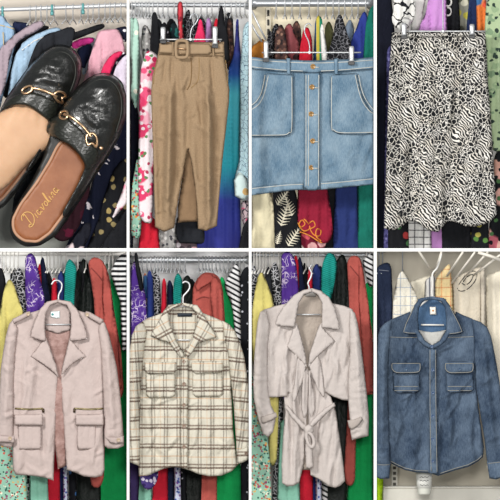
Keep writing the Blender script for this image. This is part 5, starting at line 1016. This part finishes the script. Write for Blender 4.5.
C('dress', 'dress', 'teal knitted dress', [(173.5, 282), (176, 274), (179, 273), (183, 281), (181, 300), (180, 340), (173, 340), (173, 310)], .335, TEAL, 2, .016)
C('dress', 'dress', 'black satin dress', [(182, 282), (185, 276), (189, 275), (193, 284), (196, 310), (204, 400), (204, 508), (184, 508), (184, 400), (181, 320)], .37, fab('#101714', .2, .5), 3)
C('dress', 'dress', 'blue and white flowered dress strip', [(174, 430), (180, 430), (181, 508), (174.5, 508)], .33, BFL, 1)
C('dress', 'dress', 'black dress with white flecks', [(180, 430), (186, 430), (187, 508), (181, 508)], .345, DSP, 1)
C('shirt', 'shirt', 'rust red shirt draped over a hanger', [(193, 286), (199, 276), (205, 272), (214, 273), (220, 278), (223, 290), (225, 320), (224, 360), (217, 440), (217, 508), (201, 508), (203, 440), (204, 380), (196, 340), (192, 310)], .30, RUST, 5, .018, parts=lambda th, o: (
    sheet('sleeve', [(211, 276), (217, 277), (221, 284), (223, 300), (224, 335), (222, 360), (212, 356), (213, 320), (210, 296)], th.location.y-.03, RUST, th, .007, .006, 2, 2.2, [(215, 280, 217, 350, .012, 2), (219, 285, 220, 340, -.01, 1.6)]),
    sheet('collar', [(198, 279), (204, 273), (212, 274), (215, 279), (209, 284), (202, 288), (197, 292), (195, 286)], th.location.y-.028, RUST, th, .006, .005, 1.6, 1.8),
    seam('cuff_seam', [(196, 300), (203, 297), (209, 298)], o, .0028, fab('#7c3a36'), o, 3)))
C('dress', 'dress', 'bright green long dress', [(219, 282), (222, 275), (227, 286), (234, 300), (238, 330), (241, 400), (245, 508), (214, 508), (216, 440), (222, 340)], .395, GRN, 4)
C('top', 'top', 'black and white striped top', [(224, 286), (230, 272), (236, 262), (240, 268), (242, 300), (242, 350), (236, 352), (233, 310), (229, 298)], .345, BWD, 2)
C('dress', 'dress', 'black dress with tiny pale dots at the upright', [(240, 276), (244, 268), (249.4, 266), (249.4, 508), (241, 508), (240, 400), (241, 330)], .315, DSP, 2)
C('top', 'top', 'dark purple top low at the upright', [(129, 430), (138, 430), (140, 470), (138, 508), (129, 508)], .33, fab('#2a1f44', .15), 1)
C('skirt', 'skirt', 'mint skirt', [(137, 450), (150, 450), (153, 508), (136, 508)], .36, MINT, 3)
C('top', 'top', 'purple and white frilled hem', [(141, 466), (156, 464), (159, 474), (156, 484), (149, 491), (142, 487), (140, 476)], .28, BFR, 3, .014)
C('top', 'top', 'grey patterned top between the navy and the printed dresses', [(149, 280), (153, 274), (156, 282), (158, 330), (149, 330)], .44, GRYP, 1)
C('top', 'top', 'charcoal top between the teal and the rust garments', [(186, 284), (191, 277), (196, 284), (198, 320), (187, 320)], .44, BLK2, 1)
# ================================================================ bay 8: bare wall, wire shelf and a few textiles
WRM = plain('#efe9dc', .45)
ws = T('wire_shelf', 'white coated wire shelf above the denim shirt', 'shelf', (440, 270, .3))
wires = []
for (a, b, ya, yb) in (((417.5, 249), (434, 275), .10, .30), ((441.5, 252), (434, 275), .16, .30), ((463, 252), (447, 276), .12, .28), ((475, 252), (452, 283), .14, .29), ((488, 252), (466, 276), .14, .29), ((500, 255), (474, 275), .14, .29)):
    wires.append(tube('wire', [W(*a, ya), W((a[0]+b[0])/2, (a[1]+b[1])/2, (ya+yb)/2), W(*b, yb)], .0055, WRM, ws, 8))
merge('cross_wire', wires)
tube('front_rod', [W(478, 252.4, .12), W(490, 256, .12), W(507, 262.5, .12)], .0085, WRM, ws, 8)
def jean8(th, o):
    seam('stitching', [(379, 270), (389, 271)], o, .002, fab('#7a7f8c'), o)
g_('jeans', 'jeans', 'dark navy jeans hanging at the white upright behind the denim shirt', [(376.4, 268), (381, 264), (389, 262), (391.5, 268), (392.5, 290), (393, 320), (391, 360), (376.4, 380)], .36, NDN, 4, 3, .01, parts=jean8)
hanger_row(402.5, 254, .40, 16, STEEL, [379, 382.5], 'wire hanger hook in the bay of the denim shirt', 'hooks above the denim shirt', sw=6, drop=4, turn=1.3)
g_('shirt', 'shirt', 'white shirt with blue grey checks folded on a hanger behind the denim shirt', [(398, 276), (401, 271), (404.5, 271.5), (410, 282), (416, 294), (419, 310), (419, 335), (392, 335), (393, 305), (395, 288)], .34, CLN, 4, 3, .014)
g_('cloth', 'cloth', 'plain cream cloth between the checked white shirt and the orange check', [(409, 282), (418, 279), (426, 276), (433, 275), (435, 300), (434, 330), (412, 330), (413, 300)], .40, CRM, 4, 3)
g_('shirt', 'shirt', 'grey striped white shirt edge just above the collar', [(425, 280), (430, 277), (434, 274), (436, 284), (436, 310), (424, 310)], .37, stripes('#e6e4e0', '#7d7f88', 5, .7, 1.57), 4, 1)
g_('shirt', 'shirt', 'pale orange checked shirt behind the collar', [(435, 280), (441, 272), (447, 265), (450, 264), (452, 280), (453, 300), (454, 325), (437, 325), (435, 300)], .345, ORC, 4, 2)
def drawing(th, o):
    a = [seam('line_drawing', [(457, 288), (460, 291), (466, 290), (472, 285), (476, 279), (477, 273), (473, 271), (467, 274), (462, 280), (458, 286)], o, .0026, BLACKP, th, 5, 0, 1.5),
         seam('line_drawing', [(462, 283), (465, 285), (469, 283), (472, 279), (473, 275), (470, 275), (466, 278), (463, 282)], o, .0026, BLACKP, th, 5, 0, 1.5)]
    merge('line_drawing', a, 'black drawn outline on the cloth')
g_('cloth', 'cloth', 'cream cloth with a black line drawing of nested loops', [(452, 281), (462, 274), (476, 268), (482, 266), (484, 290), (482, 325), (481, 340), (453, 340), (453, 300)], .385, fab('#ddd3c0', .05), 4, 3, .01, parts=drawing)
g_('cloth', 'cloth', 'pale beige strip of cloth between the line drawing and the plain panel', [(480, 268), (485, 265), (486, 300), (486, 345), (480, 345)], .35, fab('#cfc5b4', .05), 4, 1)
g_('curtain', 'curtain', 'plain cream panel of cloth hanging behind the sleeve of the denim shirt', [(486, 276), (494, 272), (506, 269), (506, 470), (486, 470), (485.5, 380)], .40, fab('#ece3cf', .04), 4, 4, .014)
st = T('shelf_standard', 'white slotted upright strip under the denim shirt', 'shelf standard', (394, 489, .6))
pbox('strip', 391.5, 452, 397.5, 489, .60, .6195, plain('#d8d4c8', .5), st)
for k in range(5): pbox('slot', 393, 461+k*5.4, 396, 464+k*5.4, .597, .602, plain('#4a463e', .7), st, .001)
lg = T('ledge', 'wide grey white ledge at the foot of the wall below the denim shirt', 'ledge', (444, 513.5, .5))
pbox('front_board', 383, 488, 508, 513.5, .44, .47, plain('#dad7cc', .5), lg, .004)
pbox('top_board', 383, 486.6, 508, 488, .435, .6, plain('#e6e3d9', .5), lg, .002)
g_('bag', 'bag', 'neon green fabric standing at the white upright beside the ledge', [(376.4, 472), (381, 474), (383.5, 478), (382.5, 495), (382, 512), (376.4, 512)], .40, fab('#b4e01f', .08), 4, 1)
cp = T('cup', 'pale printed cup with a green rim showing below the denim hem', 'cup', (424, 495, .25))
CUP = plain('#dfe0d6', .4)
def lathe_z(name, px, y, prof, mat, par, n=24):
    V, F = [], []
    for (r_, py) in prof:
        c = W(px, py, y)
        for k in range(n): a = 2*math.pi*k/n; V.append(c+np.array((r_*math.cos(a), r_*math.sin(a), 0)))
    m = len(prof)
    for i in range(m-1):
        for k in range(n): l = (k+1) % n; F.append([i*n+k, i*n+l, (i+1)*n+l, (i+1)*n+k])
    F.append(list(range(n))[::-1]); F.append([(m-1)*n+k for k in range(n)])
    return mk(name, V, F, mat, par)
lathe_z('body', 424, .25, [(.030, 494.5), (.033, 493), (.037, 480), (.041, 467), (.038, 467), (.034, 480), (.03, 491)], CUP, cp)
rm = lathe_z('rim', 424, .25, [(.040, 469), (.0435, 468), (.0435, 466), (.041, 465), (.039, 467)], plain('#7fae6a', .4), cp); rm['label'] = 'green rim'
bn = lathe_z('label_band', 424, .25, [(.0362, 488), (.0368, 488), (.0405, 474), (.0398, 474)], plain('#eeeee8', .5), cp)
for k, (yy, w) in enumerate(((477, 5), (480.5, 4), (485, 4.6))):
    c = W(424, yy, .25); r_ = .0395-.0002*(yy-474)*1.5+.001
    tube('print_line', [c+np.array((r_*math.sin(t), -r_*math.cos(t), .002*math.sin(t*14+k))) for t in np.linspace(-.6, .6, 25)], .0016, plain('#4a4a48', .6), bn, 5)

build_garments()
# ================================================================ light and camera
w = bpy.data.worlds.new('World'); SC.world = w; w.use_nodes = True
w.node_tree.nodes['Background'].inputs[0].default_value = (.95, .97, 1, 1)
w.node_tree.nodes['Background'].inputs[1].default_value = .28
def lamp(name, loc, tgt, size, power, col=(1, .98, .95)):
    l = bpy.data.lights.new(name, 'AREA'); l.shape = 'RECTANGLE'; l.size, l.size_y = size; l.energy = power; l.color = col
    o = bpy.data.objects.new(name, l); COL.objects.link(o); o.location = loc
    o.rotation_euler = (Vector(tgt)-Vector(loc)).to_track_quat('-Z', 'Y').to_euler()
lamp('area_lamp', (-3.8, -5.4, 4.3), (0, 0, 1.25), (1.8, 1.0), 450)
lamp('area_lamp', (3.4, -6.0, 4.0), (0, 0, 1.25), (1.6, 1.0), 95)
lamp('area_lamp', (0.6, -8, 1.4), (0, 0, 1.15), (1.6, 1.0), 330)  # low front fill lamp, added to brighten the back walls
cam = bpy.data.cameras.new('camera'); co = bpy.data.objects.new('camera', cam); COL.objects.link(co)
co.location = (0, -D, CZ); co.rotation_euler = (math.pi/2, 0, 0)
cam.sensor_width = 36; cam.lens = 36*D/(500*U); cam.clip_end = 200
SC.camera = co
SC.view_settings.view_transform = 'Standard'; SC.view_settings.look = 'None'
SC.view_settings.exposure = -.1; SC.view_settings.gamma = 1; SC.view_settings.use_curve_mapping = False
